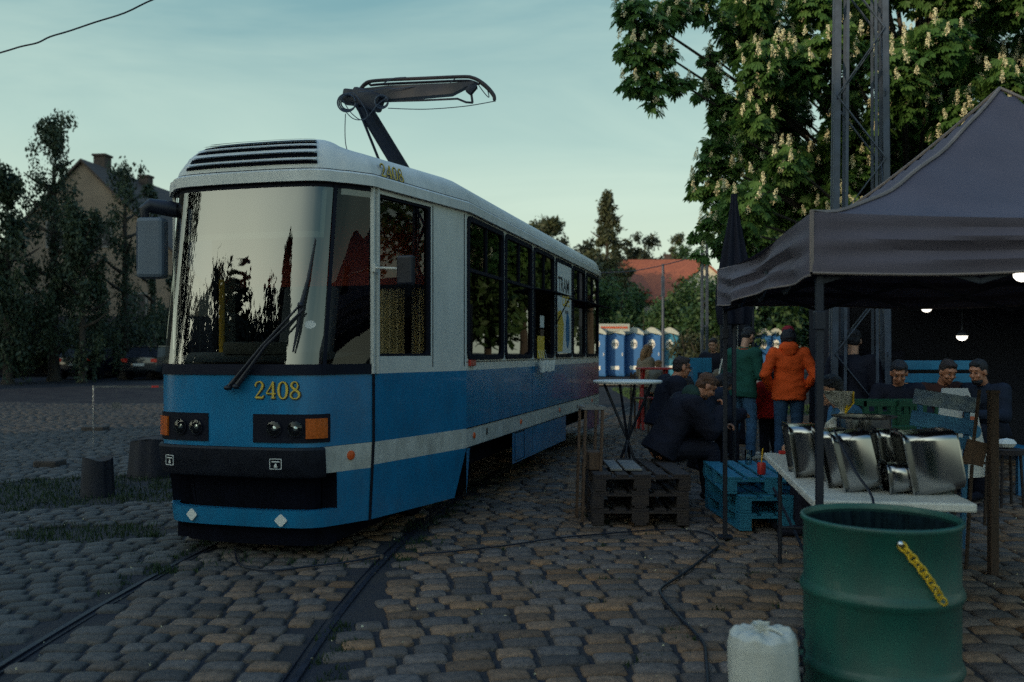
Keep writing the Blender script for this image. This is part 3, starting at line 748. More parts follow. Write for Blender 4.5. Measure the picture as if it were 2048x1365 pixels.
# underframe and bogies
mb = MB(); mb.grid(lambda u, v: nose(-5+10*u, .07+.20*v, -.09), 30, 1, 0); mb.box((-WC, -.6, .18), (1.25, 2.0, .20)); mb.build('underframe', 'under', tram)
mb = MB()
for (u0, u1) in ((-.9, 8.0),): mb.box((-WC, (u0+u1)/2, .56), (2*WC-.5, u1-u0, .36))
for cy in (.75, 5.1):
    for sx_ in (0, 1):
        x = -.62 if sx_ == 0 else -2*WC+.62
        for dy in (-.65, .65):
            q_ = Matrix.Translation((x+.06, cy+dy, .33)) @ Matrix.Rotation(R(90), 4, 'Y'); mb.lathe([(.05, .07), (.27, .06), (.33, .05), (.33, -.05), (.05, -.06)], 28, mtx=q_)
        mb.box((x+.1, cy, .36), (.10, 1.75, .14), bev=.02)
mb.build('bogie', 'under', tram)
# red/orange side markers
for (t, z, ax_, az_) in ((-.33, .715, .024, .032),):
    c = Vector(nose(7.5, .72, .0)); n_v = (Vector(nose(7.5, .72, .1))-c).normalized()
    q_ = n_v.to_track_quat('Z', 'Y').to_matrix().to_4x4(); q_.translation = c
    mb = MB(); mb.lathe([(.036, 0), (.034, .008), (.02, .013), (.001, .014)], 18, mtx=q_); mb.build('side_reflector', 'orangel', tram)
for u in (.22, 1.9, 3.9, 6.3):
    q_ = Matrix.Translation((0, u, .72)) @ Matrix.Rotation(R(90), 4, 'Y'); mb = MB(); mb.lathe([(.030, 0), (.028, .008), (.015, .012), (.001, .013)], 16, mtx=q_); mb.build('side_reflector', 'orangel', tram)
mb = MB(); mb.box((.012, .13, 1.375), (.03, .16, .055), bev=.012); mb.build('side_lamp', 'redl', tram)
mb = MB(); m_ = Matrix(((0, 0, 1, .003), (1, 0, 0, .62), (0, 1, 0, .72), (0, 0, 0, 1))); text_mb(mb, '8', .09, m_, 0, bold=.003); mb.build('side_mark', 'ink', tram)
# body seams and rivets
mb = MB()
for u in (2.43, 4.71):
    mb.box((0, u, 1.05), (.003, .004, .50)); mb.box((0, u, .47), (.003, .004, .30))
mb.box((.002, LEN/2, Z_S1), (.006, LEN, .006)); mb.box((.002, LEN/2, Z_S0), (.006, LEN, .006)); mb.box((.002, LEN/2, 1.385), (.006, LEN, .005))
for t0 in (.60, .97):
    mb.beam(Vector(door_pt(1, t0, 1.35))+Vector((.003, 0, 0)), Vector(door_pt(1, t0, 2.68))+Vector((.003, 0, 0)), .005, .005)
mb.build('panel_seam', 'under', tram)
mb = MB()
for k in range(34):
    for z in (.66, .77): mb.ell((.002, .1+k*.2, z), (.004, .006, .006), n=6, m=4)
for k in range(7):
    for z in (.66, .77): p_ = door_pt(1, .06+k*.145, z); mb.ell((p_[0]+.002, p_[1], z), (.004, .006, .006), n=6, m=4)
mb.build('rivet_row', 'stripe', tram)
mb = MB(); mb.ring([(a_*.20, b_*.15) for a_, b_ in ((1, 1), (-1, 1), (-1, -1), (1, -1))], [(a_*.193, b_*.143) for a_, b_ in ((1, 1), (-1, 1), (-1, -1), (1, -1))], 0, .003, 0, Matrix(((0, 0, 1, .001), (1, 0, 0, 1.85), (0, 1, 0, .47), (0, 0, 0, 1)))); mb.build('side_hatch', 'under', tram)
# digits
DG = {'2': [[(.10, .70, .05), (.05, .80, .07), (.14, .93, .055), (.30, 1.0, .05), (.46, .93, .07), (.52, .77, .10), (.45, .58, .09), (.28, .34, .055), (.08, .08, .04)], [(.04, .055, .075), (.30, .06, .085), (.50, .05, .07), (.60, .20, .03)]],
      '4': [[(.44, 1.0, .05), (.25, .65, .045), (.03, .31, .045)], [(.02, .29, .05), (.30, .29, .055), (.62, .29, .05)], [(.45, 1.0, .085), (.45, .5, .095), (.45, .04, .10)], [(.32, .03, .03), (.45, .03, .035), (.60, .03, .03)]],
      '0': [[(.31, 1.0, .04), (.12, .86, .085), (.05, .5, .105), (.12, .14, .085), (.31, 0, .04), (.50, .14, .085), (.57, .5, .105), (.50, .86, .085), (.31, 1.0, .04)]],
      '8': [[(.46, .80, .06), (.40, .95, .045), (.29, 1.0, .04), (.14, .92, .07), (.10, .77, .09), (.20, .62, .09), (.36, .50, .095), (.51, .36, .10), (.54, .20, .09), (.45, .04, .05), (.29, 0, .04), (.12, .05, .06), (.05, .21, .075), (.13, .38, .06), (.30, .50, .045), (.43, .63, .05), (.47, .80, .06)]]}
def digits(mb, txt, h, mtx, mi, grow=0, dx=0, dz=0, z=0, warp=None):
    x = -len(txt)*.36*h
    for ch in txt:
        for sti, stroke in enumerate(DG[ch]):
            pts = crom(stroke, 7)
            vs = []
            for i, p in enumerate(pts):
                a_, b_ = pts[max(i-1, 0)], pts[min(i+1, len(pts)-1)]; tx, ty = b_[0]-a_[0], b_[1]-a_[1]; l_ = math.hypot(tx, ty) or 1
                w_ = p[2]*.72+grow
                for sg in (1, -1): vs.append((x+(p[0]+.05-ty/l_*w_*sg)*h+dx, (p[1]-.5+tx/l_*w_*sg)*h+dz, z+.0006*sti))
            fs = [(2*i, 2*i+1, 2*i+3, 2*i+2) for i in range(len(pts)-1)]
            if warp: mb.add([warp(v) for v in vs], fs, mi)
            else: mb.add(vs, fs, mi, False, mtx)
        x += .74*h
cs_ = s_of_px(554, 1.2)
def warpn(v):
    # wrap the number round the nose
    x0 = nose(cs_, 1.2)[0]; want = x0+v[0]
    lo, hi = -5.5, 5.5
    for _ in range(22):
        mid = (lo+hi)/2
        if nose(mid, 1.2)[0] < want: lo = mid
        else: hi = mid
    return nose(lo, 1.205+v[1], .003+v[2])
mb = MB(); digits(mb, '2408', .118, None, 1, grow=.035, dx=.004, dz=-.004, z=0, warp=warpn); digits(mb, '2408', .118, None, 0, z=.003, warp=warpn)
mb.build('fleet_number', ['gold', 'ink'], tram)
# number on the roof shoulder above the cab side
c0 = Vector(rring(Z_GT+.045, .008)[72]); kk = Vector((0-.008, 0, Z_GT+.045)); dirx = (kk-c0).normalized()
up_ = Vector((-.22, .05, .95)); up_ = (up_-dirx*up_.dot(dirx)).normalized(); nv = dirx.cross(up_)
m_ = Matrix((dirx, up_, nv)).transposed().to_4x4(); m_.translation = c0+(kk-c0)*.17+nv*.012+up_*.012
mb = MB(); digits(mb, '2408', .105, m_, 1, grow=.04, dx=.004, dz=-.004); digits(mb, '2408', .105, m_, 0, z=.003); mb.build('fleet_number', ['gold', 'ink'], tram)
# wiper
wp = MB()
piv = Vector(nose(s_of_px(463, 1.22), 1.22, .05)); j1 = Vector(nose(s_of_px(603, 1.8), 1.80, .075)); j2 = Vector(nose(s_of_px(585, 1.8), 1.78, .07))
piv2 = Vector(nose(s_of_px(480, 1.22), 1.23, .05))
wp.tube([piv, piv.lerp(j1, .5)+Vector((0, -.03, 0)), j1], [.014, .011, .008]); wp.tube([piv2, piv2.lerp(j1, .5)+Vector((0, -.03, 0)), j1+Vector((.03, 0, -.03))], [.014, .011, .008])
wp.tube([piv.lerp(j1, .02), piv.lerp(j1, .25)], .018); wp.tube([piv2.lerp(j1, .02), piv2.lerp(j1, .22)], .02)
wp.ell(piv, (.03, .03, .02)); wp.ell(piv2, (.025, .03, .02)); wp.ell(j1, (.02, .015, .02))
bl = [Vector(nose(s_of_px(632, 2.25), 2.28, .03)), Vector(nose(s_of_px(618, 2.0), 1.98, .045)), Vector(nose(s_of_px(604, 1.8), 1.78, .055)), Vector(nose(s_of_px(597, 1.6), 1.62, .045)), Vector(nose(s_of_px(590, 1.5), 1.47, .03))]
wp.tube(bl, [.006, .012, .016, .012, .006]); wp.build('windscreen_wiper', 'blackm', tram)
# sticker
mb = MB(); sC = s_of_px(620, 1.66); c = Vector(nose(sC, 1.665, .008)); n_v = (Vector(nose(sC, 1.66, .2))-c).normalized()
q_ = Matrix((Vector((0, 0, 1)).cross(n_v), Vector((0, 0, 1)), n_v)).transposed().to_4x4(); q_.translation = c
mb.prism([(.040*math.cos(a_), .029*math.sin(a_)) for a_ in np.arange(0, 6.28, .3)], 0, .002, 0, q_); mb.build('sticker', 'paperw', tram)
# cab interior: destination blind, dash, driver's seat, grab pole, partition
mb = MB(); strip(mb, -4.6, 4.6, 2.30, 2.345, out=-.06, n=30, mi=0); strip(mb, -4.6, 4.6, 2.345, 2.68, out=-.10, n=30, mi=1)
strip(mb, 4.3, 4.7, 2.30, 2.68, out=-.05, n=3, mi=0); strip(mb, -4.7, -4.3, 2.30, 2.68, out=-.05, n=3, mi=0)
mb.build('destination_blind', ['interl', 'inter'], tram)
mb = MB(); mb.grid(lambda u, v: Vector(nose(-5+10*u, 1.40, -.06)).lerp(Vector((-WC+(-1+2*u)*.75, -1.25, 1.47)), v), 24, 2, 0)
mb.box((-WC, -1.2, 1.1), (1.5, .06, .7)); mb.box((-WC-.1, -1.36, 1.50), (.5, .16, .10), bev=.02); mb.build('dashboard', 'inter', tram)
mb = MB(); mb.box((-WC-.05, -.62, 1.72), (.48, .10, .62), (R(-12), 0, 0), bev=.05); mb.box((-WC-.05, -.82, 1.36), (.48, .44, .12), bev=.04); mb.box((-WC-.05, -.78, 1.0), (.14, .14, .6)); mb.build('driver_seat', 'seatc', tram)
mb = MB(); mb.tube([(-WC-.52, -1.18, 1.3), (-WC-.52, -1.18, 2.05)], .022); mb.build('grab_pole', 'yellowp', tram)
mb = MB()
mb.box((-WC, .02, 2.38), (2*WC-.12, .03, .66), mi=0); mb.box((-WC, .02, 1.05), (2*WC-.12, .03, .62), mi=1)
mb.grid(lambda u, v: (-.92+u*.86, .02+.022*math.sin(u*75), 1.36+.70*v), 120, 1, 2); mb.box((-1.6, .03, 1.71), (1.36, .02, .70), mi=1)  # red panel and pleated cream sheet stand in for a reflection in the cab glass
mb.box((-WC, .0, 2.06), (2*WC-.12, .05, .03), mi=1); mb.box((-.55, .0, 1.7), (.05, .05, .72), mi=1); mb.box((-1.7, .0, 1.7), (.05, .05, .72), mi=1)
mb.build('cab_partition', ['reflred', 'under', 'reflcream'], tram)
for i in range(6):
    for x in (-.42, -1.88):
        mb = MB(); mb.box((x, .9+i*1.0, 1.02), (.44, .42, .10), bev=.03); mb.box((x, 1.12+i*1.0, 1.32), (.44, .07, .55), bev=.03)
        mb.build('passenger_seat', 'seatc', tram)
# mirrors
mm = MB(); a0 = P(364, 418, 6.95); b0 = P(292, 412, 6.98)
inv = tram_m.inverted()
mm.tube([inv @ P(372, 425, 6.95), inv @ P(340, 418, 6.9), inv @ P(300, 412, 6.85), inv @ P(288, 420, 6.83), inv @ P(290, 440, 6.83)], [.055, .062, .056, .042, .028], 12)
mc = inv @ P(305, 497, 6.83)
mr_ = mm.build('wing_mirror', 'blackm', tram)
mm = MB(); mm.box(mc, (.21, .13, .46), (0, 0, R(12)), bev=.06); mm.box(mc+Vector((-.05, -.067, .01)), (.07, .012, .36), (0, 0, R(12)), bev=.005, mi=1); mm.build('mirror_housing', ['mirrorg', 'steelb'], mr_)
m2 = MB(); a0 = inv @ P(749, 536, 6.68); b0 = inv @ P(806, 538, 6.45)
m2.tube([a0, b0], .009); m2.box(a0, (.03, .04, .06)); mr2 = m2.build('wing_mirror', 'white', tram)
m2 = MB(); m2.box(inv @ P(812, 541, 6.45), (.125, .07, .21), (0, 0, R(-5)), bev=.03); m2.build('mirror_housing', 'blackm', mr2)
# ------ pantograph on the roof
pg = thing('pantograph', 'dark single arm pantograph with loops of loose cable, raised over the tram roof', 'pantograph', (0, 0, 0))
pg.name = 'pantograph'
pr = MB()
E = P(722, 205, 8.56); Bs = P(800, 330, 9.3); base_ = Bs+(Bs-E)*.72; base_.z = 3.06
pr.tube([base_, E], [.085, .07], 10)
for k in range(14):
    t = .2+k*.055; c = base_.lerp(E, t); pr.ell(c, (.098-.02*t, .098-.02*t, .03), (R(-55), 0, R(-10)), n=10, m=6)
pr.build('lower_arm', 'panto', pg)
r2 = MB(); r2.tube([P(757, 318, 9.1), P(713, 208, 8.5)], .014); r2.build('coupling_rod', 'panto', pg)
bm_ = MB()
Lb, Rb = P(688, 185, 8.66), P(948, 166, 8.28)
dl = (Rb-Lb); 
def bq(t, dz, h, dy=0): p = Lb+dl*t; return (p.x, p.y+dy, p.z+dz), (p.x, p.y+dy, p.z+dz-h)
hs = [(0, .0, .06), (.04, .0, .10), (.15, .01, .14), (.35, .02, .13), (.6, .01, .115), (.84, .0, .10), (.93, .0, .05), (1, 0, .02)]
vs = []
for t, dz, h in hs:
    for dy in (-.05, .05):
        a_, b_ = bq(t, dz, h, dy); vs += [a_, b_]
fs = []
for i in range(len(hs)-1):
    k = i*4; fs += [(k, k+1, k+5, k+4), (k+2, k+6, k+7, k+3), (k, k+4, k+6, k+2), (k+1, k+3, k+7, k+5)]
fs += [(0, 2, 3, 1), (28, 29, 31, 30)]
bm_.add(vs, fs); bm_.box(P(735, 200, 8.56), (.30, .16, .16), (0, R(20), R(-15)), bev=.03)
bm_.box(P(700, 195, 8.6), (.12, .12, .14), (0, R(10), R(-15)), bev=.02)
bm_.box(P(943, 178, 8.28), (.07, .08, .10), (0, R(40), 0), bev=.01); bm_.tube([P(941, 175, 8.28), P(945, 206, 8.28)], .011)
bm_.tube([P(930, 172, 8.28), P(955, 178, 8.26), P(952, 168, 8.28)], .008)
bm_.build('head_frame', 'panto', pg)
for dyy, dpy in ((0, 0), (.34, 8)):
    hn = MB(); pts = [(721, 178), (730, 168), (742, 163), (780, 160), (850, 157), (925, 154), (945, 156), (960, 163), (975, 175), (987, 190), (989, 200)]
    hn.tube([P(px_, py_+dpy*(1 if 740 < px_ < 960 else .4), 8.62-(px_-721)*.00135+dyy*.2) for px_, py_ in crom(pts, 5)], .017 if not dyy else .013, 8); hn.build('collector_horn', 'rustp', pg)
hn = MB(); hn.tube([P(775, 203, 8.5), P(850, 201, 8.4), P(915, 198, 8.3), P(932, 205, 8.28), P(946, 206, 8.28)], .010); hn.build('damper_rod', 'panto', pg)
cb = MB()
def loopy(cx, cy, r, Y, n=3, dr=1.5, th=.008):
    for k in range(n):
        cb.tube([P(cx+k*2+(r-k*dr)*math.cos(a_), cy+(r-k*dr)*math.sin(a_)*(1-.03*k), Y+.03*k) for a_ in np.linspace(0, 6.1, 24)], th, 6)
loopy(693, 206, 18, 8.5); loopy(763, 204, 13, 8.45, 2, 2.5, .009)
for pl_ in ([(691, 228), (690, 260), (691, 285), (694, 300)], [(776, 217), (850, 219), (930, 213), (989, 203)], [(682, 196), (700, 186), (715, 195), (735, 230), (722, 240), (705, 237), (690, 222)], [(685, 200), (704, 228), (728, 240), (755, 210), (775, 195)], [(716, 185), (745, 182), (775, 176), (790, 178), (850, 173), (870, 182), (885, 178), (910, 158)], [(765, 168), (785, 158), (795, 156), (812, 155)], [(958, 172), (970, 188), (978, 195), (975, 180)]):
    pts = crom(pl_, 6); cb.tube([P(x_, y_, 8.45-(x_-700)*.0004) for x_, y_ in pts], .0045, 5)
cb.build('loose_cable', 'steelb', pg)
pgm = Matrix.Translation((-1.0, 9.2, 3.05))
pg.location = (-1.0, 9.2, 3.05)
for c in kids(pg): c.data.transform(Matrix.Translation((1.0, -9.2, -3.05)))
# the pantograph is bolted to the tram: a part of it
pg_world = pg.matrix_basis.copy()
pg.parent = tram; pg.matrix_parent_inverse = tram_m.inverted()
for k_ in ('category',):
    if k_ in pg: del pg[k_]
pg['label'] = 'dark folded pantograph hung with loops of loose cable'
# overhead wire
mb = MB(); pts = [P(px_, py_, 10) for px_, py_ in ((-160, 150), (0, 106), (40, 94), (75, 86), (100, 74), (140, 62), (190, 45), (250, 26), (310, -2), (400, -30), (600, -100))]
mb.tube(crom(pts, 4), .009, 6); tag(mb.build('overhead_cable', 'blackm'), 'thin black cable crossing the sky at the top left', 'cable')
# ------------------------------------------------------------------ foliage and trees
def leaves(name, centres, radii, n, size, m, parent=None, squash=1.0, aspect=.5, droop=.0, shell=.55, bend=.25):
    centres = np.array(centres, float); radii = np.array(radii, float)
    if radii.ndim == 1: radii = radii[:, None]*np.ones((1, 3))*np.array([[1, 1, squash]])
    wgt = (radii[:, 0]**2); wgt /= wgt.sum()
    idx = RNG.choice(len(centres), n, p=wgt)
    d = RNG.normal(size=(n, 3)); d /= np.linalg.norm(d, axis=1, keepdims=True)
    rr = (shell+(1-shell)*RNG.random((n, 1)))*(1+.22*RNG.normal(size=(n, 1))*.5)
    c = centres[idx]+d*rr*radii[idx]
    ax = RNG.normal(size=(n, 3)); ax[:, 2] -= droop*2.2; ax /= np.linalg.norm(ax, axis=1, keepdims=True)
    up = RNG.normal(size=(n, 3)); up[:, 2] += .8; sd = np.cross(ax, up); sd /= np.linalg.norm(sd, axis=1, keepdims=True)
    nr = np.cross(ax, sd)
    s = size*(.6+.8*RNG.random((n, 1)))
    v0 = c; v1 = c+ax*s*.5+sd*s*aspect*.5+nr*s*bend*.3; v2 = c+ax*s; v3 = c+ax*s*.5-sd*s*aspect*.5+nr*s*bend*.3
    V = np.stack([v0, v1, v2, v3], 1).reshape(-1, 3); Q = np.arange(4*n).reshape(n, 4)
    return np_mesh(name, V, Q, m, parent)
def limb_mesh(parent, h, r, spread, n=7, m='bark', h0=.35, seed=0, lean=(0, 0)):
    rg = random.Random(seed); mb = MB()
    pts = [(lean[0]*t*h, lean[1]*t*h, h*t) for t in (0, .03, .2, .45, .7, .92)]
    mb.tube(crom(pts, 3), [r*(1.5 if i == 0 else 1.15 if i < 3 else 1-.78*i/15) for i in range(16)], 10)
    for k in range(n):
        t = h0+(.9-h0)*k/max(1, n-1); a_ = rg.uniform(0, 6.28); l_ = spread*(1.1-t*.6)
        p0 = Vector((lean[0]*t*h, lean[1]*t*h, h*t)); p2 = p0+Vector((math.cos(a_)*l_, math.sin(a_)*l_, l_*.55)); p1 = p0.lerp(p2, .5)+Vector((0, 0, -.08*l_))
        mb.tube(crom([p0, p1, p2], 4), [r*.42*(1-i/9.5) for i in range(9)], 6)
    return mb.build('trunk', m, parent)
def tree(name, label, x, y, h, cr, n, size, m, kind='round', seed=0, group=None, trunk='bark', z=None, droop=.2, blobs=34):
    rg = random.Random(seed); z0 = gz(x, y) if z is None else z
    t = thing(name, label, 'tree', (x, y, z0-.04), 0, group)
    limb_mesh(t, h*.88, h*.022+.03, cr*.8, m=trunk, seed=seed)
    cs = []; rs = []
    for k in range(blobs):
        if kind == 'round':
            u = rg.uniform(-1, 1); a_ = rg.uniform(0, 6.28); q = rg.random()**.45
            cz = h*.62+u*h*.34*q; rad = cr*math.sqrt(max(.05, 1-u*u))*q
            cs.append((math.cos(a_)*rad, math.sin(a_)*rad, cz)); rs.append(cr*rg.uniform(.20, .36))
        elif kind == 'cone':
            f = rg.random()**.8; a_ = rg.uniform(0, 6.28); rad = cr*(1-f)**.8*rg.uniform(.3, 1)
            cs.append((math.cos(a_)*rad, math.sin(a_)*rad, h*(.15+.83*f))); rs.append(cr*(.12+.22*(1-f)))
        elif kind == 'pine':
            f = rg.random(); a_ = rg.uniform(0, 6.28); rad = cr*rg.uniform(.1, 1)*(1-.6*f)
            cs.append((math.cos(a_)*rad, math.sin(a_)*rad, h*(.55+.42*f))); rs.append(cr*rg.uniform(.18, .3))
        elif kind == 'birch':
            f = rg.random(); a_ = rg.uniform(0, 6.28); rad = cr*rg.uniform(.05, 1)*(1.05-.75*f)
            cs.append((math.cos(a_)*rad, math.sin(a_)*rad, h*(.13+.84*f))); rs.append((cr*rg.uniform(.12, .22), cr*rg.uniform(.12, .22), cr*rg.uniform(.35, .6)*(1.1-.6*f)))
    rs_ = np.array([r if isinstance(r, tuple) else (r, r, r*.8) for r in rs])
    leaves('crown', cs, rs_, n, size, m, t, droop=droop, shell=.2)
    return t
def shrub(label, x, y, h, w, n, size, m, seed=0, group=None, name='shrub', cat='shrub', dx=None):
    rg = random.Random(seed); t = thing(name, label, cat, (x, y, gz(x, y)-.05), 0, group)
    mb = MB()
    for k in range(5):
        a_ = rg.uniform(0, 6.28); mb.tube([(0, 0, 0), (math.cos(a_)*w*.2, math.sin(a_)*w*.2, h*.45), (math.cos(a_)*w*.35, math.sin(a_)*w*.35, h*.8)], [.06, .04, .015], 6)
    mb.build('stem', 'bark', t)
    cs = [(rg.uniform(-.42, .42)*w, rg.uniform(-.3, .3)*w, h*rg.uniform(.22, .80)) for _ in range(26)]
    rs = [(rg.uniform(.12, .22)*w, rg.uniform(.12, .2)*w, rg.uniform(.12, .22)*h) for _ in range(26)]
    leaves('foliage', cs, rs, n, size, m, t, shell=.3, droop=.1); return t

# horse chestnut on the right: palmate leaves and flower candles on drooping sprays
ch = thing('chestnut_tree', 'big horse chestnut tree full of pale flower candles hanging over the marquee', 'tree', (7.7, 17.5, 0))
CB = Vector((7.7, 17.5, 0))
cl_ = []
def clump(px, py, rpx, Y, sq=1.0): c = P(px, py, Y); cl_.append((c, rpx/FP*Y, sq))
rg = random.Random(5)
for (px, py, rp_, Y) in [(1262, 18, 34, 13.2), (1300, 50, 42, 13.4), (1258, 95, 26, 13.2), (1290, 120, 38, 13.3), (1330, 110, 24, 13.5), (1270, 165, 26, 13.3), (1310, 165, 30, 13.4), (1308, 205, 18, 13.4), (1350, 160, 22, 13.6), (1345, 20, 34, 13.6), (1400, 8, 32, 13.8), (1378, 165, 14, 13.8), (1420, 110, 20, 14.2), (1432, 150, 24, 14.2), (1410, 185, 20, 14.2), (1445, 205, 26, 14.3), (1440, 250, 20, 14.2), (1445, 50, 26, 14), (1470, 90, 30, 14.4)]:
    clump(px, py, rp_, Y)
for (px, py, rp_) in [(1425, 285, 18), (1412, 320, 22), (1405, 360, 24), (1440, 300, 28), (1430, 390, 30), (1450, 345, 34), (1420, 445, 22), (1395, 468, 14), (1440, 485, 22), (1455, 430, 34), (1465, 520, 18), (1400, 505, 14), (1385, 385, 10), (1480, 465, 30), (1500, 505, 22)]:
    clump(px, py, rp_, rg.uniform(13.8, 14.8))
for i in range(150):
    px = rg.uniform(1480, 2150); py = rg.uniform(-60, 560); 
    lim = 520 if px < 1650 else 470
    if py > lim: continue
    clump(px, py, rg.uniform(34, 58), rg.uniform(13.2, 19))
for i in range(60):
    px = rg.uniform(1500, 2300); py = rg.uniform(-500, -40); clump(px, py, rg.uniform(50, 90), rg.uniform(13, 20))
for i in range(26):
    clump(rg.uniform(2150, 2700), rg.uniform(-100, 500), rg.uniform(60, 90), rg.uniform(14, 19))
mb = MB()
mb.tube(crom([(0, 0, -.1), (0, 0, .4), (.1, 0, 2), (-.1, .1, 4), (0, 0, 7)], 4), [.55, .5, .42, .38]+[.36]*13, 14)
for (c, r, sq) in cl_[::4]:
    p2 = c-CB; p0 = Vector((0, 0, min(6.5, max(2.2, p2.z*.55)))); p1 = p0.lerp(p2, .5)+Vector((0, 0, .35))
    mb.tube(crom([p0, p1, p2], 4), [.045*(1-i/9.4)+.006 for i in range(9)], 6)
for a_, b_ in ((0, 3), (3, 6), (6, 7), (9, 1), (10, 9), (12, 14), (15, 12), (13, 15), (17, 10), (18, 17)):
    mb.tube([cl_[a_][0]-CB, (cl_[a_][0]+cl_[b_][0])/2-CB+Vector((0, 0, .06)), cl_[b_][0]-CB], [.016, .012, .007], 5)
mb.build('trunk', 'bark', ch)
C = np.array([tuple(c-CB) for c, r, s in cl_]); RR = np.array([r for c, r, s in cl_])
wgt = RR**2; wgt /= wgt.sum(); NL = 78000
idx = RNG.choice(len(C), NL, p=wgt)
d = RNG.normal(size=(NL, 3)); d /= np.linalg.norm(d, axis=1, keepdims=True)
c0_ = C[idx]+d*(RR[idx][:, None])*(.35+.75*RNG.random((NL, 1)))
outv = d.copy(); outv[:, 2] = 0; outv += .25*RNG.normal(size=(NL, 3)); outv[:, 2] -= .75; outv /= np.linalg.norm(outv, axis=1, keepdims=True)
side = np.cross(outv, np.array([0, 0, 1.0])+.3*RNG.normal(size=(NL, 3))); side /= np.linalg.norm(side, axis=1, keepdims=True)
nrm = np.cross(side, outv)
Vs = []
for k in range(6):
    an = (-1.35+2.7*k/5); s = (.155 if abs(k-2.5) < 1.6 else .11)*(.75+.5*RNG.random((NL, 1)))
    ax = outv*math.cos(an)+side*math.sin(an); ax = ax+np.array([0, 0, -.35]); ax /= np.linalg.norm(ax, axis=1, keepdims=True)
    sd_ = np.cross(ax, nrm); sd_ /= np.linalg.norm(sd_, axis=1, keepdims=True)
    v0 = c0_; v1 = c0_+ax*s*.68+sd_*s*.145; v2 = c0_+ax*s; v3 = c0_+ax*s*.68-sd_*s*.145+nrm*.012
    Vs.append(np.stack([v0, v1, v2, v3], 1))
V = np.stack(Vs, 1).reshape(-1, 3); Q = np.arange(len(V)).reshape(-1, 4)
np_mesh('crown', V, Q, 'leafc', ch)
# flower candles
fm = MB()
rg = random.Random(3)
for i in range(46):
    t = i/46; r_ = .034*(1-t)**.7+.006; a_ = rg.uniform(0, 6.28); z = t*.20
    c = Vector((math.cos(a_)*r_, math.sin(a_)*r_, z)); s = .017*(1.1-.5*t)
    v = [c+Vector((rg.gauss(0, 1), rg.gauss(0, 1), rg.gauss(0, 1))).normalized()*s*1.3 for _ in range(4)]
    fm.add(v, [(0, 1, 2), (0, 2, 3), (1, 3, 2), (0, 3, 1)])
fm.tube([(0, 0, -.03), (0, 0, .18)], [.005, .002], 5)
proto = fm.build('blossom_candle', 'bloss', ch)
spots = []
for i in range(7000):
    k = RNG.integers(len(cl_)); c, r, s = cl_[k]
    dd = Vector((rg.gauss(-.2, .7), rg.gauss(-1, .5), rg.gauss(.15, .6))).normalized()
    p = c+dd*r*1.12
    px, py = 1024+FP*p.x/p.y, 705-(p.z-CH)*FP/p.y
    spots.append((p, 1190 < px < 2080 and -20 < py < 600, p.y))
inn = [s for s in spots if s[1]]; inn.sort(key=lambda s: s[2])
sel = []
for s in inn:
    if all((s[0]-q[0]).length > .22 for q in sel): sel.append(s)
    if len(sel) >= 560: break
rest = MB()
first = True
for i, s in enumerate(sel):
    sc_f = rg.uniform(.7, 1.1)
    if i < 100:
        o = proto if first else proto.copy()
        if not first: COL.objects.link(o); o.parent = ch
        first = False
        o.location = s[0]-CB; o.rotation_euler = (rg.gauss(0, .15), rg.gauss(0, .15), rg.uniform(0, 6)); o.scale = (sc_f,)*3
    else:
        m_ = Matrix.Translation(s[0]-CB) @ Euler((rg.gauss(0, .15), rg.gauss(0, .15), rg.uniform(0, 6))).to_matrix().to_4x4() @ Matrix.Scale(sc_f, 4)
        rest.add(fm.v, fm.f, 0, False, m_)
o = rest.build('blossoms', 'bloss', ch); o['kind'] = 'stuff'

# far trees behind the tram
G = 'trees on the skyline behind the tram'
T_ = lambda k, lb, px, Y, ytop, cr, n, size, m, kind, sd, dr=.2, bl=44: tree(k, lb, GX(px, Y), Y, CH+(705-ytop)/FP*Y-gz(0, Y)+.3, cr, n, size, m, kind, sd, G, droop=dr, blobs=bl)
T_('pine_tree', 'dark round pine crown just above the tram roof, left of the taller pine', 1052, 95, 424, 2.6, 5000, .42, 'leafp', 'round', 1)
T_('pine_tree', 'taller loose pine rising above the rear of the tram roof', 1094, 92, 418, 3.6, 8000, .40, 'leafo', 'round', 2)
T_('pine_tree', 'low dark pine between the loose pine and the tall pointed tree', 1142, 90, 454, 2.8, 6500, .40, 'leafp', 'round', 3)
T_('spruce_tree', 'tall pointed tree standing alone above the portable toilets', 1214, 70, 384, 3.0, 15000, .27, 'leafo', 'cone', 4, .5, 110)
T_('pine_tree', 'small dark tree just right of the tall pointed tree', 1266, 88, 468, 2.2, 5000, .40, 'leafp', 'round', 5)
T_('pine_tree', 'wide dark pine crown above the red roofed house', 1304, 88, 472, 3.0, 7500, .40, 'leafp', 'round', 6)
T_('pine_tree', 'thin brownish tree close to the chestnut leaves on the skyline', 1352, 86, 462, 1.7, 1800, .36, 'leafo', 'pine', 7)
T_('leafy_tree', 'light green tree in front of the dark pines beside the white gable', 1362, 84, 490, 2.6, 5500, .30, 'leafh', 'round', 8)
T_('leafy_tree', 'broad green tree half hidden behind the rear of the tram', 1172, 64, 485, 2.6, 7000, .28, 'leafo', 'round', 9)
T_('leafy_tree', 'broad green tree between the tall pointed tree and the red roof', 1226, 62, 500, 1.4, 4000, .28, 'leafo', 'round', 10)
G = 'shrubs behind the portable toilets'
k = 0
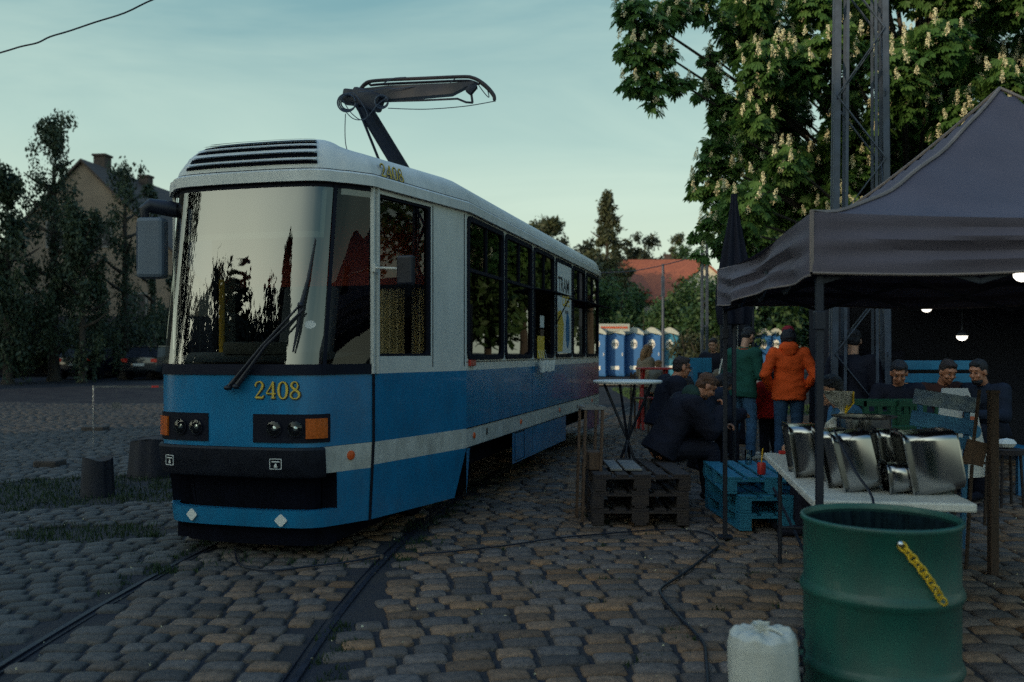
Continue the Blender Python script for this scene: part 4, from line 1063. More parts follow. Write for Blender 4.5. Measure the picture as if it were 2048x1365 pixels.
for px, Y, h, w, m_, lb in [(1215, 54, 6.2, 3.4, 'leafh', 'green shrub rising right behind the rear end of the tram'), (1248, 56, 5.6, 3.6, 'leafh', 'green shrub below the tall pointed tree'), (1285, 52, 3.9, 3.2, 'leafh', 'low green shrub in front of the red roof'), (1322, 54, 3.8, 3.4, 'leafb', 'dull green shrub above the last blue toilet'), (1362, 50, 4.2, 3.0, 'leafh', 'green shrub below the white gable'), (1400, 50, 5.6, 3.4, 'leafh', 'tall green shrub left of the thin utility pole'), (1440, 46, 5.2, 3.4, 'leafh', 'tall green shrub right of the thin utility pole'), (1510, 50, 5.6, 4, 'leafh', 'shrub seen under the marquee edge above the green jacket'), (1570, 52, 5.4, 4, 'leafh', 'shrub seen under the marquee edge above the orange jacket'), (1640, 52, 5.4, 4.4, 'leafh', 'shrub behind the lattice mast, under the marquee edge'), (1380, 38, 2.4, 1.8, 'leafo', 'small olive shrub just right of the row of toilets'), (1418, 36, 2.0, 1.8, 'leafo', 'small olive shrub at the foot of the thin utility pole')]:
    shrub(lb, GX(px, Y), Y, h*1.06, w*1.15, 6500 if Y > 40 else 2500, .24 if Y > 40 else .12, m_, 40+k, G); k += 1
# red flowers/lights dotted shrub seen under the tent: skipped small dots
# left: birches in front of the gabled house
G = 'birch trees in front of the gabled house'
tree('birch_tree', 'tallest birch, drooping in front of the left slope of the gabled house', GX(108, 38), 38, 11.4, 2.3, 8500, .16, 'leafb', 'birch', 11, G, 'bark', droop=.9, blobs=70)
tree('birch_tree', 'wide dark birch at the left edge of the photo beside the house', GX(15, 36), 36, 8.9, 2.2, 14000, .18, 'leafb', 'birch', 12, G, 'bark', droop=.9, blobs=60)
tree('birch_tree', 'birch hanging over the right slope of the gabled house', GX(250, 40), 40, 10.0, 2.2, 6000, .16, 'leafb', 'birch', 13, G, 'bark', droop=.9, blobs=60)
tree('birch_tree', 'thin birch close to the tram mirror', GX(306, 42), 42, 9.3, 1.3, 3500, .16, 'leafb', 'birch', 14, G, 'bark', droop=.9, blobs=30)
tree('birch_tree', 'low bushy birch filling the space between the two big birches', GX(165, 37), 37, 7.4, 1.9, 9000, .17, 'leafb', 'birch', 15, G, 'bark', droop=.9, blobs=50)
# trees behind the camera, mirrored in the windscreen
G = 'trees behind the photographer, mirrored in the tram windscreen'
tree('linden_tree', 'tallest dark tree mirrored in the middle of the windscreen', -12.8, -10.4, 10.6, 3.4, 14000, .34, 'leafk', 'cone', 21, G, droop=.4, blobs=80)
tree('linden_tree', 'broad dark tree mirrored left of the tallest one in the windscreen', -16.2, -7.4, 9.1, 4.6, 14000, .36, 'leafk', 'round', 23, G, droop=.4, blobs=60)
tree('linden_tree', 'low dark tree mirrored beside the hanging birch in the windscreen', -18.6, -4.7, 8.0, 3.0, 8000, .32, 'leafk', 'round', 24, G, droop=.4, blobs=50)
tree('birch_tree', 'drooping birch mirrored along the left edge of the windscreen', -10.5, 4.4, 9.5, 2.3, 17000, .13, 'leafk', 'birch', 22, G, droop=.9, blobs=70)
G = 'leafy trees on the right of the yard'
for i, (x, y, h, cr_) in enumerate([(15, 20, 9, 3.6), (11.5, 30, 10, 4), (17, 34, 10, 4.2), (22, 26, 11, 4.5), (24, 14, 10, 4.2), (13.5, 40, 10, 4.2), (30, 38, 12, 5), (9.3, 24, 7, 2.4)]):
    tree('leafy_tree', ['leafy tree in the dark directly behind the chestnut', 'leafy tree far behind the black marquee', 'leafy tree behind the marquee, second row', 'large leafy tree right of the marquee', 'leafy tree nearest the yard on the far right', 'leafy tree beyond the marquee back wall, farthest row', 'tallest leafy tree at the far right corner', 'small leafy tree close to the chestnut trunk'][i], x, y, h, cr_, 6000, .34, 'leafh', 'round', 80+i, G, blobs=50)

# ------------------------------------------------------------------ houses
def gable_house(name, label, x, y, rz, w, d, he, hr, wall, roofm, wins_=(), chims=(), over=.35):
    t = thing(name, label, 'house', (x, y, gz(x, y)-.2), rz)
    mb = MB(); pl_ = [(-w/2, 0), (w/2, 0), (w/2, he), (0, hr), (-w/2, he)]
    m_ = Matrix(((1, 0, 0, 0), (0, 0, 1, 0), (0, 1, 0, 0), (0, 0, 0, 1)))
    mb.prism(pl_, 0, d, 0, m_); mb.build('wall', wall, t)
    mb = MB(); th = .16
    sl = (hr-he)/(w/2)
    for s_ in (-1, 1):
        o0 = Vector((s_*(w/2+over), 0, he-sl*over)); o1 = Vector((0, 0, hr))
        vs = []
        for yy in (-over*.6, d+over*.6):
            for dz in (.02, .02+th): vs += [(o0.x, yy, o0.z+dz), (o1.x, yy, o1.z+dz)]
        mb.add(vs, [(0, 1, 3, 2), (4, 6, 7, 5), (0, 2, 6, 4), (2, 3, 7, 6), (0, 4, 5, 1)])
    r_ = mb.build('roof', roofm, t)
    for (cx, cy, cz, cw, chh) in chims:
        mb = MB(); mb.box((cx, cy, cz), (cw, cw, chh)); mb.box((cx, cy, cz+chh/2), (cw*1.2, cw*1.2, .12)); mb.build('chimney', 'roofd', r_)
    for (wx, wz, ww, wh) in wins_:
        mb = MB(); mb.ring([(wx+a_*ww/2, wz+b_*wh/2) for a_, b_ in ((1, 1), (-1, 1), (-1, -1), (1, -1))], [(wx+a_*(ww/2-.1), wz+b_*(wh/2-.1)) for a_, b_ in ((1, 1), (-1, 1), (-1, -1), (1, -1))], -.06, .05, 0, Matrix(((1, 0, 0, 0), (0, 0, -1, 0), (0, 1, 0, 0), (0, 0, 0, 1))))
        mb.box((wx, -.02, wz), (.06, .04, wh-.2)); f = mb.build('window', 'woodg', t)
        mb = MB(); mb.box((wx, -.012, wz), (ww-.18, .02, wh-.18)); mb.build('pane', 'blackm', f)
    return t
hx = GX(165, 50)
gable_house('gabled_house', 'big beige gabled house with a dark roof behind the birches on the left', hx, 50, R(-6), 13.5, 12, 5.4, 11.9, 'housew', 'roofd', [(1.2, 7.9, 1.1, 1.5), (-1.6, 7.9, 1.1, 1.5), (-3.5, 3.9, 1.2, 1.5), (3.2, 3.9, 1.2, 1.5)], [(-.3, 2.5, 12.1, .7, 1.4), (.5, 6, 11.6, .6, 1.3)])
gable_house('side_house', 'pale house wing seen between the mirror and the tram on the left', GX(325, 58), 58, R(10), 6, 9, 4.4, 8.6, 'housew', 'roofd', [(0, 5.6, .9, 1.2)])
gable_house('red_roof_house', 'house with a long red tiled roof beyond the toilets', GX(1398, 70), 70, R(88), 9, 6.2, 5.2, 8.4, 'housel', 'roofr', [], [(.4, 2.4, 8.5, .5, .9)])
gable_house('white_gable_house', 'white gabled house with a red roof beside the chestnut', GX(1412, 62), 62, R(-12), 5.6, 9, 4.9, 7.4, 'housel', 'roofr', [(0, 5.4, .7, .9)])
gable_house('sun_tinted_house', 'narrow wall with orange sunlight put into its colour, behind the shrubs', GX(1243, 66), 66, R(-40), 2.6, 3.4, 5.9, 7.0, 'wallsuntint', 'roofr', [(0, 5.2, .5, .8)])
# dark fence on the far side of the lot
def picket_fence(x0, x1, y, h):
    t = thing('board_fence', 'long dark board fence in the shade behind the parked cars', 'fence', ((x0+x1)/2, y, gz(0, y)-.05)); L_ = x1-x0
    mb = MB(); k = 0; x = -L_/2
    while x < L_/2: mb.box((x+.2, 0, h/2), (.38, .05, h*random.uniform(.97, 1.0))); x += .41
    mb.build('board_panel', 'fence', t)
    x = -L_/2
    while x < L_/2: mb = MB(); mb.box((x, .08, h/2), (.14, .12, h+.05)); mb.build('post', 'fence', t); x += 4.5
picket_fence(-44, -14.5, 46.5, 3.1)
for i, (px, Y, lb) in enumerate([(30, 44.5, 'dark shrub before the fence at the left edge'), (100, 44.8, 'dark shrub before the fence, left of the parked car'), (262, 45, 'dark shrub before the fence, between the two parked cars')]):
    shrub(lb, GX(px, Y), Y, 3.0, 5.6, 9000, .18, 'leafb', 70+i, 'dark shrubs along the board fence')
# unseen blocks added beside and behind the camera to cast shade on the yard
mb = MB(); mb.box((0, 0, 3.0), (40, 8, 6.4)); 
ab = thing('left_sun_blocker', 'long unseen block added far left to shade the gabled house', 'sun blocker', (-50, 36, 0), 0)  # added out of view to keep the sun off the left house
mb_ = MB(); mb_.box((0, 0, 9), (10, 46, 18)); mb_.build('wall', 'housew', ab); mb_ = MB(); mb_.box((0, 0, 18.1), (10.8, 46.8, .3)); mb_.build('roof', 'roofd', ab)
t = thing('rear_sun_blocker', 'long unseen block added behind the camera to shade the foreground', 'sun blocker', (-24, -20, 0), R(-50))  # added out of view so that its shadow covers the foreground
mb.build('wall', 'housew', t); mb = MB(); mb.prism([(-4.6, 0), (4.6, 0), (0, 2.0)], -20.4, 20.4, 0, Matrix(((0, 0, 1, 0), (1, 0, 0, 0), (0, 1, 0, 6.22), (0, 0, 0, 1)))); mb.build('roof', 'roofd', t)

# ------------------------------------------------------------------ cars on the far side
def car(label, x, y, rz, m, name='parked_car'):
    t = thing(name, label, 'car', (x, y, gz(x, y)-.03), rz, 'cars parked across the lot')
    mb = MB()
    sec = [(-2.1, .45, .80, .70), (-2.05, .38, .95, .80), (-1.6, .30, 1.02, .84), (-.9, .28, 1.04, .86), (.6, .28, 1.02, .86), (1.5, .30, .92, .84), (2.05, .38, .78, .76), (2.12, .45, .65, .66)]
    vs = []
    for yy, zb, zt, hw in sec:
        vs += [(-hw*.9, yy, zb), (-hw, yy, (zb+zt)/2), (-hw*.93, yy, zt), (0, yy, zt+.03), (hw*.93, yy, zt), (hw, yy, (zb+zt)/2), (hw*.9, yy, zb)]
    fs = [(i*7+j, i*7+(j+1) % 7, (i+1)*7+(j+1) % 7, (i+1)*7+j) for i in range(len(sec)-1) for j in range(7)]+[tuple(range(6, -1, -1)), tuple(range(49, 56))]
    mb.add(vs, fs, 0, True)
    b = mb.build('body', m, t)
    mb = MB(); lo = [(-1.95, 1.0, .76), (1.0, 1.0, .76)]; hi = [(-1.45, 1.44, .60), (.25, 1.45, .60)]
    vs = [(-.76, -1.95, .98), (.76, -1.95, .98), (.78, 1.1, .98), (-.78, 1.1, .98), (-.58, -1.5, 1.42), (.58, -1.5, 1.42), (.58, .3, 1.46), (-.58, .3, 1.46)]
    mb.add(vs, [(0, 1, 5, 4), (1, 2, 6, 5), (2, 3, 7, 6), (3, 0, 4, 7)]); mb.build('windows', 'blackm', t)
    mb = MB(); mb.box((0, -.6, 1.455), (1.2, 1.85, .05), bev=.02); mb.build('roof', m, t)
    for sx_ in (-1, 1):
        mb = MB(); mb.box((sx_*.66, -2.08, .84), (.26, .06, .15), bev=.02); mb.build('tail_light', 'tail', t)
        for yy in (-1.3, 1.3):
            mb = MB(); q_ = Matrix.Translation((sx_*.78, yy, .31)) @ Matrix.Rotation(R(90), 4, 'Y'); mb.lathe([(.02, .1), (.2, .09), (.31, .08), (.31, -.08), (.02, -.09)], 20, mtx=q_); mb.build('wheel', 'rubber', t)
    mb = MB(); mb.box((0, -2.11, .66), (.50, .03, .11)); mb.build('number_plate', 'plate', t)
car('dark hatchback seen from behind, parked before the fence on the left', GX(187, 41.5), 41.5, R(3), 'carp')
car('dark car mostly hidden behind the tram front, on the left', GX(322, 41), 41, R(-4), 'carp2')
car('dark car in deep shade between the hatchback and the tram', GX(262, 45.0), 43.6, R(60), 'carp')
# ------------------------------------------------------------------ people: every body and garment is one fused surface
def cap_chain(mb, pts, rs, n=12):
    pts = [Vector(p) for p in pts]
    for i in range(len(pts)-1):
        a_, b_ = pts[i], pts[i+1]; d_ = (b_-a_)
        if d_.length < 1e-5: continue
        k = 5; mb.tube([a_.lerp(b_, j/k) for j in range(k+1)], [rs[i]+(rs[i+1]-rs[i])*j/k for j in range(k+1)], n)
    for p, r in zip(pts, rs): mb.ell(p, (r, r, r), n=n, m=8)
def fused(mb, name, m, parent, voxel=.012, folds=0.0, fscale=9, smooth=2, mtx=None):
    o = mb.build(name, m, parent)
    md = o.modifiers.new('r', 'REMESH'); md.mode = 'VOXEL'; md.voxel_size = voxel; md.use_smooth_shade = True
    if smooth: s_ = o.modifiers.new('s', 'SMOOTH'); s_.iterations = smooth; s_.factor = .5
    dg = bpy.context.evaluated_depsgraph_get(); dg.update()
    me = bpy.data.meshes.new_from_object(o.evaluated_get(dg)); old = o.data; o.modifiers.clear(); o.data = me; bpy.data.meshes.remove(old)
    if folds:
        nv = len(me.vertices); co = np.zeros(nv*3, np.float32); me.vertices.foreach_get('co', co); co = co.reshape(-1, 3)
        no_ = np.zeros(nv*3, np.float32); me.vertices.foreach_get('normal', no_); no_ = no_.reshape(-1, 3)
        q_ = co*np.array([[.55, .55, 1.0]])*fscale*.75
        f = np.array([(.6-abs(noise.noise(Vector(v)))*2.2)+.45*noise.noise(Vector(v)*2.3) for v in q_.tolist()], np.float32)
        co += no_*(f[:, None]*folds); me.vertices.foreach_set('co', co.ravel())
    me.materials.clear(); me.materials.append(M[m]); me.update(); o.name = name; me.name = name
    return o
def make_person(label, loc, rz, J, wear, hair='hairb', voxel=.012, group=None, scale=1.0, longhair=False, cap=None, beard=False, glasses=False, hood=None, hairlen=0, skin='skin', curl=.5, extra=None):
    """J: joints in the person's own frame (facing +y): hip, chest, neck, head, face (direction), and per side sho/elb/wri/hipj/kne/ank/toe; wear: garments"""
    t = thing('person', label, 'person', loc, rz, group); t.scale = (scale,)*3
    V_ = Vector; J = {k: V_(v) for k, v in J.items()}
    hip, chest, neck, head = J['hip'], J['chest'], J['neck'], J['head']; face = J['face'].normalized()
    upv = (head-neck).normalized(); rt = face.cross(upv).normalized(); upv = rt.cross(face).normalized()
    Hm = Matrix((rt, face, upv)).transposed().to_4x4(); Hm.translation = head
    def H(x, y, z): return Hm @ V_((x, y, z))
    eul = Hm.to_euler()
    mb = MB()
    cap_chain(mb, [hip, hip.lerp(chest, .5), chest], [.125, .115, .125]); 
    cap_chain(mb, [chest+upv*.05, neck, head+upv*-.04-face*.02], [.07, .056, .055])
    # head: skull, jaw, nose, brow, lips, ears
    mb.ell(H(0, -.012, .035), (.074, .094, .088), eul); mb.ell(H(0, .022, -.045), (.056, .062, .070), eul); mb.ell(H(0, .052, -.092), (.027, .026, .020), eul)
    mb.tube([H(0, .078, .028), H(0, .106, -.022), H(0, .086, -.030)], [.009, .014, .009], 8)
    mb.ell(H(0, .074, .046), (.052, .018, .011), eul); mb.ell(H(0, .082, -.056), (.024, .011, .009), eul)
    for s_ in (-1, 1):
        mb.ell(H(s_*.077, -.006, -.006), (.010, .022, .033), eul); mb.ell(H(s_*.038, .062, -.022), (.022, .020, .018), eul)
    for s_, k in ((-1, 'l'), (1, 'r')):
        cap_chain(mb, [chest+V_((s_*.10, 0, .02)), J['sho'+k], J['elb'+k], J['wri'+k]], [.06, .052, .040, .028])
        cap_chain(mb, [hip+V_((s_*.07, 0, -.03)), J['hip'+k], J['kne'+k], J['ank'+k]], [.085, .080, .052, .036])
        cap_chain(mb, [J['ank'+k]+V_((0, 0, -.03)), J['toe'+k]], [.040, .030])
        # hand: palm, five unequal bent fingers, side thumb
        fa = (J['wri'+k]-J['elb'+k]).normalized(); hd = J.get('hand'+k, fa).normalized(); pn = V_((-s_, 0, 0)) if 'pal'+k not in J else J['pal'+k]
        pn = (pn-hd*pn.dot(hd)).normalized(); ac = hd.cross(pn).normalized(); w0 = J['wri'+k]
        for q in (-.026, -.009, .009, .026): cap_chain(mb, [w0+ac*q*.7+hd*.01, w0+ac*q+hd*.088], [.014, .0125], 8)
        for q, l_ in ((-.030, .072), (-.010, .082), (.010, .076), (.029, .058)):
            p0 = w0+ac*q+hd*.088; c1 = curl*.9; d1 = (hd*math.cos(c1)+pn*math.sin(c1)); d2 = (hd*math.cos(c1*2)+pn*math.sin(c1*2)); d3 = (hd*math.cos(c1*2.7)+pn*math.sin(c1*2.7))
            p1 = p0+d1*l_*.45; p2 = p1+d2*l_*.32; p3 = p2+d3*l_*.23; cap_chain(mb, [p0, p1, p2, p3], [.0105, .0098, .009, .008], 8)
        tb = w0+ac*-.026+hd*.025; ta = (hd*.75-ac*.55+pn*.5).normalized(); cap_chain(mb, [tb, tb+ta*.042, tb+ta*.042+(hd*.8+pn*.6).normalized()*.034], [.015, .012, .009], 8)
    body = fused(mb, 'body', skin, t, min(voxel, .010), smooth=1)
    for s_ in (-1, 1):
        e_ = MB(); e_.ell(H(s_*.030, .079, .014), (.012, .008, .007), eul, n=8, m=6); e_.build('eye', 'eye', body)
    # garments
    for part, m, kw in wear:
        g = MB(); e = kw.get('e', 0); fo = kw.get('folds', .006); vx = kw.get('vx', voxel)
        if part in ('jacket', 'shirt'):
            ln = kw.get('len', .10); w = kw.get('w', 1.0)
            dn = (hip-chest).normalized(); b0 = hip+dn*ln
            prof = [(b0, .190*w+e, .135+e), (hip, .182*w+e, .130+e), (hip.lerp(chest, .5), .160*w+e, .115+e), (chest, .180*w+e, .125+e), (chest.lerp(neck, .55), .135*w+e, .095+e), (chest.lerp(neck, .85), .075, .070)]
            pr_ = crom([tuple(a_)+(b_, c_) for a_, b_, c_ in prof], 4); ax_ = (J['shor']-J['shol']).normalized(); vs = []; n_ = 24
            for q in pr_:
                c_ = V_(q[:3]); 
                fw_ = ax_.cross(V_((0, 0, 1)) if abs(ax_.z) < .8 else V_((0, 1, 0))); axis = (chest-hip).normalized(); fw_ = axis.cross(ax_).normalized()
                for j in range(n_):
                    a_ = 6.2832*j/n_; vs.append(c_+ax_*math.cos(a_)*q[3]+fw_*math.sin(a_)*q[4])
            fs = [(i*n_+j, i*n_+(j+1) % n_, (i+1)*n_+(j+1) % n_, (i+1)*n_+j) for i in range(len(pr_)-1) for j in range(n_)]+[tuple(range(n_))[::-1], tuple((len(pr_)-1)*n_+j for j in range(n_))]
            g.add(vs, fs, 0, True)
            cap_chain(g, [chest.lerp(neck, .5), chest.lerp(neck, .9)], [.085, .062])
            for k in 'lr':
                wr = J['wri'+k]; cf = J['elb'+k].lerp(wr, kw.get('cuff', .93))
                cap_chain(g, [chest.lerp(J['sho'+k], .5), J['sho'+k], J['sho'+k].lerp(J['elb'+k], .5), J['elb'+k], cf], [.10+e, .080+e, .066+e, .058+e, .045+e])
        elif part == 'trousers':
            for s_, k in ((-1, 'l'), (1, 'r')):
                an = J['kne'+k].lerp(J['ank'+k], .97)
                cap_chain(g, [hip+V_((s_*.05, 0, .02)), J['hip'+k], J['hip'+k].lerp(J['kne'+k], .5), J['kne'+k], J['kne'+k].lerp(an, .5), an], [.12+e, .105+e, .092+e, .074+e, .070+e, .066+e])
            cap_chain(g, [hip, hip+(chest-hip)*.2], [.125, .12])
        elif part == 'shoes':
            for s_, k in ((-1, 'l'), (1, 'r')):
                s1 = MB(); a_, b_ = J['ank'+k]+V_((0, 0, -.035)), J['toe'+k]; d_ = (b_-a_).normalized(); bk = a_-d_*.05
                cap_chain(s1, [bk, a_, a_.lerp(b_, .6), b_], [.040, .050, .044, .036]); fused(s1, 'shoe', m, t, .012, 0)
            continue
        elif part == 'hood':
            c_ = neck-face*.06+V_((0, 0, -.01)); g.ell(c_, (.13, .09, .085), eul); g.ell(c_+V_((0, 0, -.06))-face*.02, (.10, .06, .08), eul)
        elif part == 'collar':
            q_ = (neck-chest).normalized().to_track_quat('Z', 'Y').to_matrix().to_4x4(); q_.translation = chest.lerp(neck, .62)
            g.lathe([(.074, 0), (.078, .05), (.070, .052), (.066, 0)], 20, mtx=q_); g.build('collar', m, t); continue
        elif part == 'piping':
            for k in kw['sides']:
                g.tube([J['sho'+k]+V_((0, 0, .07)), J['sho'+k].lerp(J['elb'+k], .5)+kw['off'], J['elb'+k]+kw['off'], ], .008, 6)
            g.tube(kw['line'], .011, 6); g.build('piping', m, t); continue
        fused(g, part, m, t, vx, fo, kw.get('fs', 9), 2)
    # hair / cap / beard / glasses
    if cap:
        g = MB(); g.ell(H(0, -.012, .055), (.085, .104, .075), eul); fused(g, 'cap', cap, t, .010, 0)
        g = MB(); g.grid(lambda u, v: H((u-.5)*.13, .07+.085*v*(1-(2*u-1)**2*.5), .062-.02*v), 8, 4); o_ = g.build('cap_peak', cap, t, solid=.006)
    g = MB()
    if not cap: g.ell(H(0, -.024, .052), (.082, .096, .082), eul); g.ell(H(0, -.05, .0), (.074, .062, .072), eul); g.ell(H(0, .03, .098), (.058, .05, .030), eul)
    else: g.ell(H(0, -.045, .0), (.078, .066, .075), eul)
    if longhair:
        L_ = .30 if longhair is True else longhair
        g.tube([H(0, -.03, .06), H(0, -.07, -.02), H(0, -.085, -.5*L_), H(0, -.075, -L_)], [.07, .085, .08, .035], 14)
        for s_ in (-1, 1): g.tube([H(s_*.05, -.01, .06), H(s_*.078, .0, -.03), H(s_*.08, -.01, -.75*L_)], [.03, .032, .015], 8)
    fused(g, 'hair', hair, t, .008, .006, 34, 1)
    if beard: g = MB(); g.ell(H(0, .035, -.085), (.055, .050, .042), eul); fused(g, 'beard', hair, t, .008, .002, 40, 1)
    if glasses:
        g = MB()
        for s_ in (-1, 1):
            g.tube([H(s_*.034+.024*math.cos(a_), .094, .012+.018*math.sin(a_)) for a_ in np.linspace(0, 5.9, 14)], .0028, 5, closed=True); g.tube([H(s_*.058, .094, .015), H(s_*.080, 0, .012)], .003, 5)
        g.tube([H(-.01, .095, .014), H(.01, .095, .014)], .0028, 5); g.build('glasses', 'blackm', t)
    if extra: extra(t, J, H)
    return t
def stand(lean=0, h=1.75, arms='down', feet=.12, headdown=.0, turn=0):
    s = h/1.75; J = dict(hip=(0, 0, .93), chest=(0, .01+lean, 1.30), neck=(0, .01+lean*1.25, 1.46), head=(0, .04+lean*1.4+headdown*.06, 1.62-headdown*.02), face=(math.sin(turn), math.cos(turn), -headdown))
    for sg, k in ((-1, 'l'), (1, 'r')):
        J['sho'+k] = (sg*.185, lean, 1.38)
        if arms == 'down': J['elb'+k] = (sg*.25, -.02+lean, 1.10); J['wri'+k] = (sg*.25, .08+lean, .87)
        elif arms == 'front': J['elb'+k] = (sg*.27, -.02+lean, 1.10); J['wri'+k] = (sg*.10, .24+lean, 1.10); J['hand'+k] = (-sg*.7, .6, .1); J['pal'+k] = (0, -.2, -1)
        elif arms == 'pocket': J['elb'+k] = (sg*.30, -.08+lean, 1.12); J['wri'+k] = (sg*.20, .08+lean, .93)
        J['hip'+k] = (sg*.095, 0, .88); J['kne'+k] = (sg*feet, .03, .49); J['ank'+k] = (sg*(feet+.02), -.02, .09); J['toe'+k] = (sg*(feet+.05), .17, .035)
    return {k: tuple(a_*s if k not in ('face', 'handl', 'handr', 'pall', 'palr') else a_ for a_ in v) for k, v in J.items()}
def sit(lean=.15, seat=.46, headdown=.3, arms='table', turn=0, spread=.14, legf=.42):
    hz = seat+.09; cz = .38-lean*.35
    J = dict(hip=(0, 0, hz), chest=(0, lean, hz+cz), neck=(0, lean*1.4, hz+cz+.15-lean*.1), head=(0, lean*1.7+.05, hz+cz+.29-lean*.2-headdown*.03), face=(math.sin(turn), math.cos(turn), -headdown))
    for sg, k in ((-1, 'l'), (1, 'r')):
        J['sho'+k] = (sg*.18, lean, hz+cz+.07)
        if arms == 'table': J['elb'+k] = (sg*.27, lean+.12, hz+cz-.18); J['wri'+k] = (sg*.12, lean+.34, hz+cz-.16)
        elif arms == 'lap': J['elb'+k] = (sg*.26, lean+.03, hz+cz-.2); J['wri'+k] = (sg*.10, lean+.22, hz+.12)
        J['hand'+k] = (-sg*.4, 1, 0); J['pal'+k] = (0, 0, -1)
        J['hip'+k] = (sg*.10, .03, hz-.01); J['kne'+k] = (sg*spread, legf, hz+.02); J['ank'+k] = (sg*spread, legf+.03, .09); J['toe'+k] = (sg*spread, legf+.20, .035)
    return J
TR = lambda m: ('trousers', m, {})
# man in the green jacket, standing, three quarters from behind, looking down to the right
Y = 12.4
J = stand(lean=.03, headdown=.75, turn=0, arms='front', feet=.13, h=1.86)
make_person('standing man in a dark green jacket with a pale side stripe and blue jeans', (GX(1484, Y), Y, -.02), R(-52), J,
    [('jacket', 'cgreen', dict(len=.12, e=.012, w=1.18, folds=.009)), TR('jeans'), ('shoes', 'cwhite', {}), ('collar', 'corange', {}),
     ('piping', 'paperw', dict(sides=[], off=Vector((0, 0, 0)), line=[(-.31, -.03, 1.40), (-.36, -.035, 1.22), (-.355, -.03, 1.05)]))], hair='hairk', voxel=.011)
# person in the orange hooded jacket with a maroon cap
Y = 11.9
J = stand(lean=.0, headdown=.25, turn=R(10), arms='pocket', feet=.10, h=1.86)
make_person('person in a bright orange hooded jacket, maroon cap and faded jeans, seen from behind', (GX(1578, Y), Y, -.02), R(-8), J,
    [('jacket', 'corange', dict(len=.13, e=.010, w=1.12, folds=.011, fs=12)), ('hood', 'corange', dict(folds=.006)), TR('jeansd'), ('shoes', 'cblack', {})], hair='hairk', cap='cmaroon', longhair=.15, voxel=.011)
# child in red between them
Y = 12.9
make_person('child in a red jacket, standing between the green jacket and the orange jacket', (GX(1540, Y), Y, -.02), R(20), stand(h=1.22, arms='down'),
    [('jacket', 'cred', dict(len=.10, e=.04, w=1.1)), TR('cblack'), ('shoes', 'cwhite', {})], hair='hairk', voxel=.014)
# bending man with a hand at his mouth, sitting on the dark pallets
def bend_pose():
    J = dict(hip=(0, 0, .55), chest=(0, .22, .92), neck=(0, .35, 1.045), head=(0, .45, 1.135), face=(0, .78, -.62))
    for sg, k in ((-1, 'l'), (1, 'r')):
        J['sho'+k] = (sg*.19, .25, .965); J['hip'+k] = (sg*.10, .04, .54); J['kne'+k] = (sg*.14, .46, .54); J['ank'+k] = (sg*.14, .52, .09); J['toe'+k] = (sg*.14, .70, .035)
    J['elbr'] = (.22, .42, .72); J['wrir'] = (.06, .60, .90); J['handr'] = (-.25, .1, 1); J['palr'] = (-.6, -.8, 0)
    J['elbl'] = (-.22, .42, .70); J['wril'] = (-.05, .62, .74); J['handl'] = (.3, .6, .2); J['pall'] = (0, 0, -1)
    return J
Y = 8.7
make_person('red haired man in a black coat bending forward by the dark pallets', (GX(1322, Y), Y, 0), R(-84), bend_pose(),
    [('jacket', 'cblack', dict(len=.07, e=.04, w=1.2, folds=.012, cuff=.90)), ('hood', 'chood', dict(folds=.006)), ('trousers', 'cblack', {}), ('shoes', 'cblack', {})], hair='hairr', voxel=.010, beard=True, skin='skinr', curl=.9)
Y = 10.3
make_person('seated man with glasses and a dark coat behind the bending man', (GX(1322, Y), Y, .10), R(-80), sit(lean=.12, seat=.50, headdown=.15, arms='lap'),
    [('jacket', 'cblack', dict(len=.08, e=.04, w=1.2)), TR('cblack'), ('shoes', 'cblack', {})], hair='hairb', glasses=True, voxel=.011, skin='skinr')
Y = 10.9
make_person('seated person with dark wavy hair and a navy jacket, head bent down', (GX(1392, Y), Y, .0), R(-70), sit(lean=.22, seat=.48, headdown=.8),
    [('jacket', 'cnavy', dict(len=.08, e=.04, w=1.15)), TR('cblack'), ('shoes', 'cblack', {})], hair='hairk', longhair=.12, voxel=.012)
Y = 14.5
make_person('person in a grey knitted hat seated beyond the navy jacket', (GX(1424, Y), Y, .0), R(-100), sit(lean=.12, seat=.60, headdown=.2),
    [('jacket', 'ctan', dict(len=.08, e=.03)), TR('cblack'), ('shoes', 'cblack', {})], hair='hairb', cap='cgrey', voxel=.014)
Y = 17
make_person('distant person in a black jacket beside the tent leg, face turned away', (GX(1428, Y), Y, .0), R(150), stand(h=1.74, arms='down', headdown=.3),
    [('jacket', 'cblack', dict(len=.08, e=.03)), TR('cblack'), ('shoes', 'cblack', {})], hair='hairb', voxel=.016)
Y = 12.0
make_person('seated person in a bright green top next to the navy jacket', (GX(1432, Y), Y, .0), R(70), sit(lean=.2, seat=.40, headdown=.9),
    [('jacket', 'cgreen2', dict(len=.08, e=.02)), TR('cblack'), ('shoes', 'cblack', {})], hair='hairk', voxel=.014)
Y = 18.4
make_person('woman with long fair hair standing behind the red bench', (GX(1292, Y), Y, .0), R(-70), stand(h=1.62, arms='front', headdown=.25),
    [('jacket', 'ctan', dict(len=.10, e=.025)), TR('cdark'), ('shoes', 'cblack', {})], hair='hairf', longhair=.24, voxel=.015)
Y = 18.0
make_person('child with fair hair sitting at the red bench beside the woman', (GX(1309, Y), Y, .32), R(-60), sit(lean=.05, seat=.42, headdown=.3, arms='lap'),
    [('jacket', 'cgrey', dict(len=.08, e=.02)), TR('cdark'), ('shoes', 'cblack', {})], hair='hairf', voxel=.016, scale=.78)
Y = 16.5
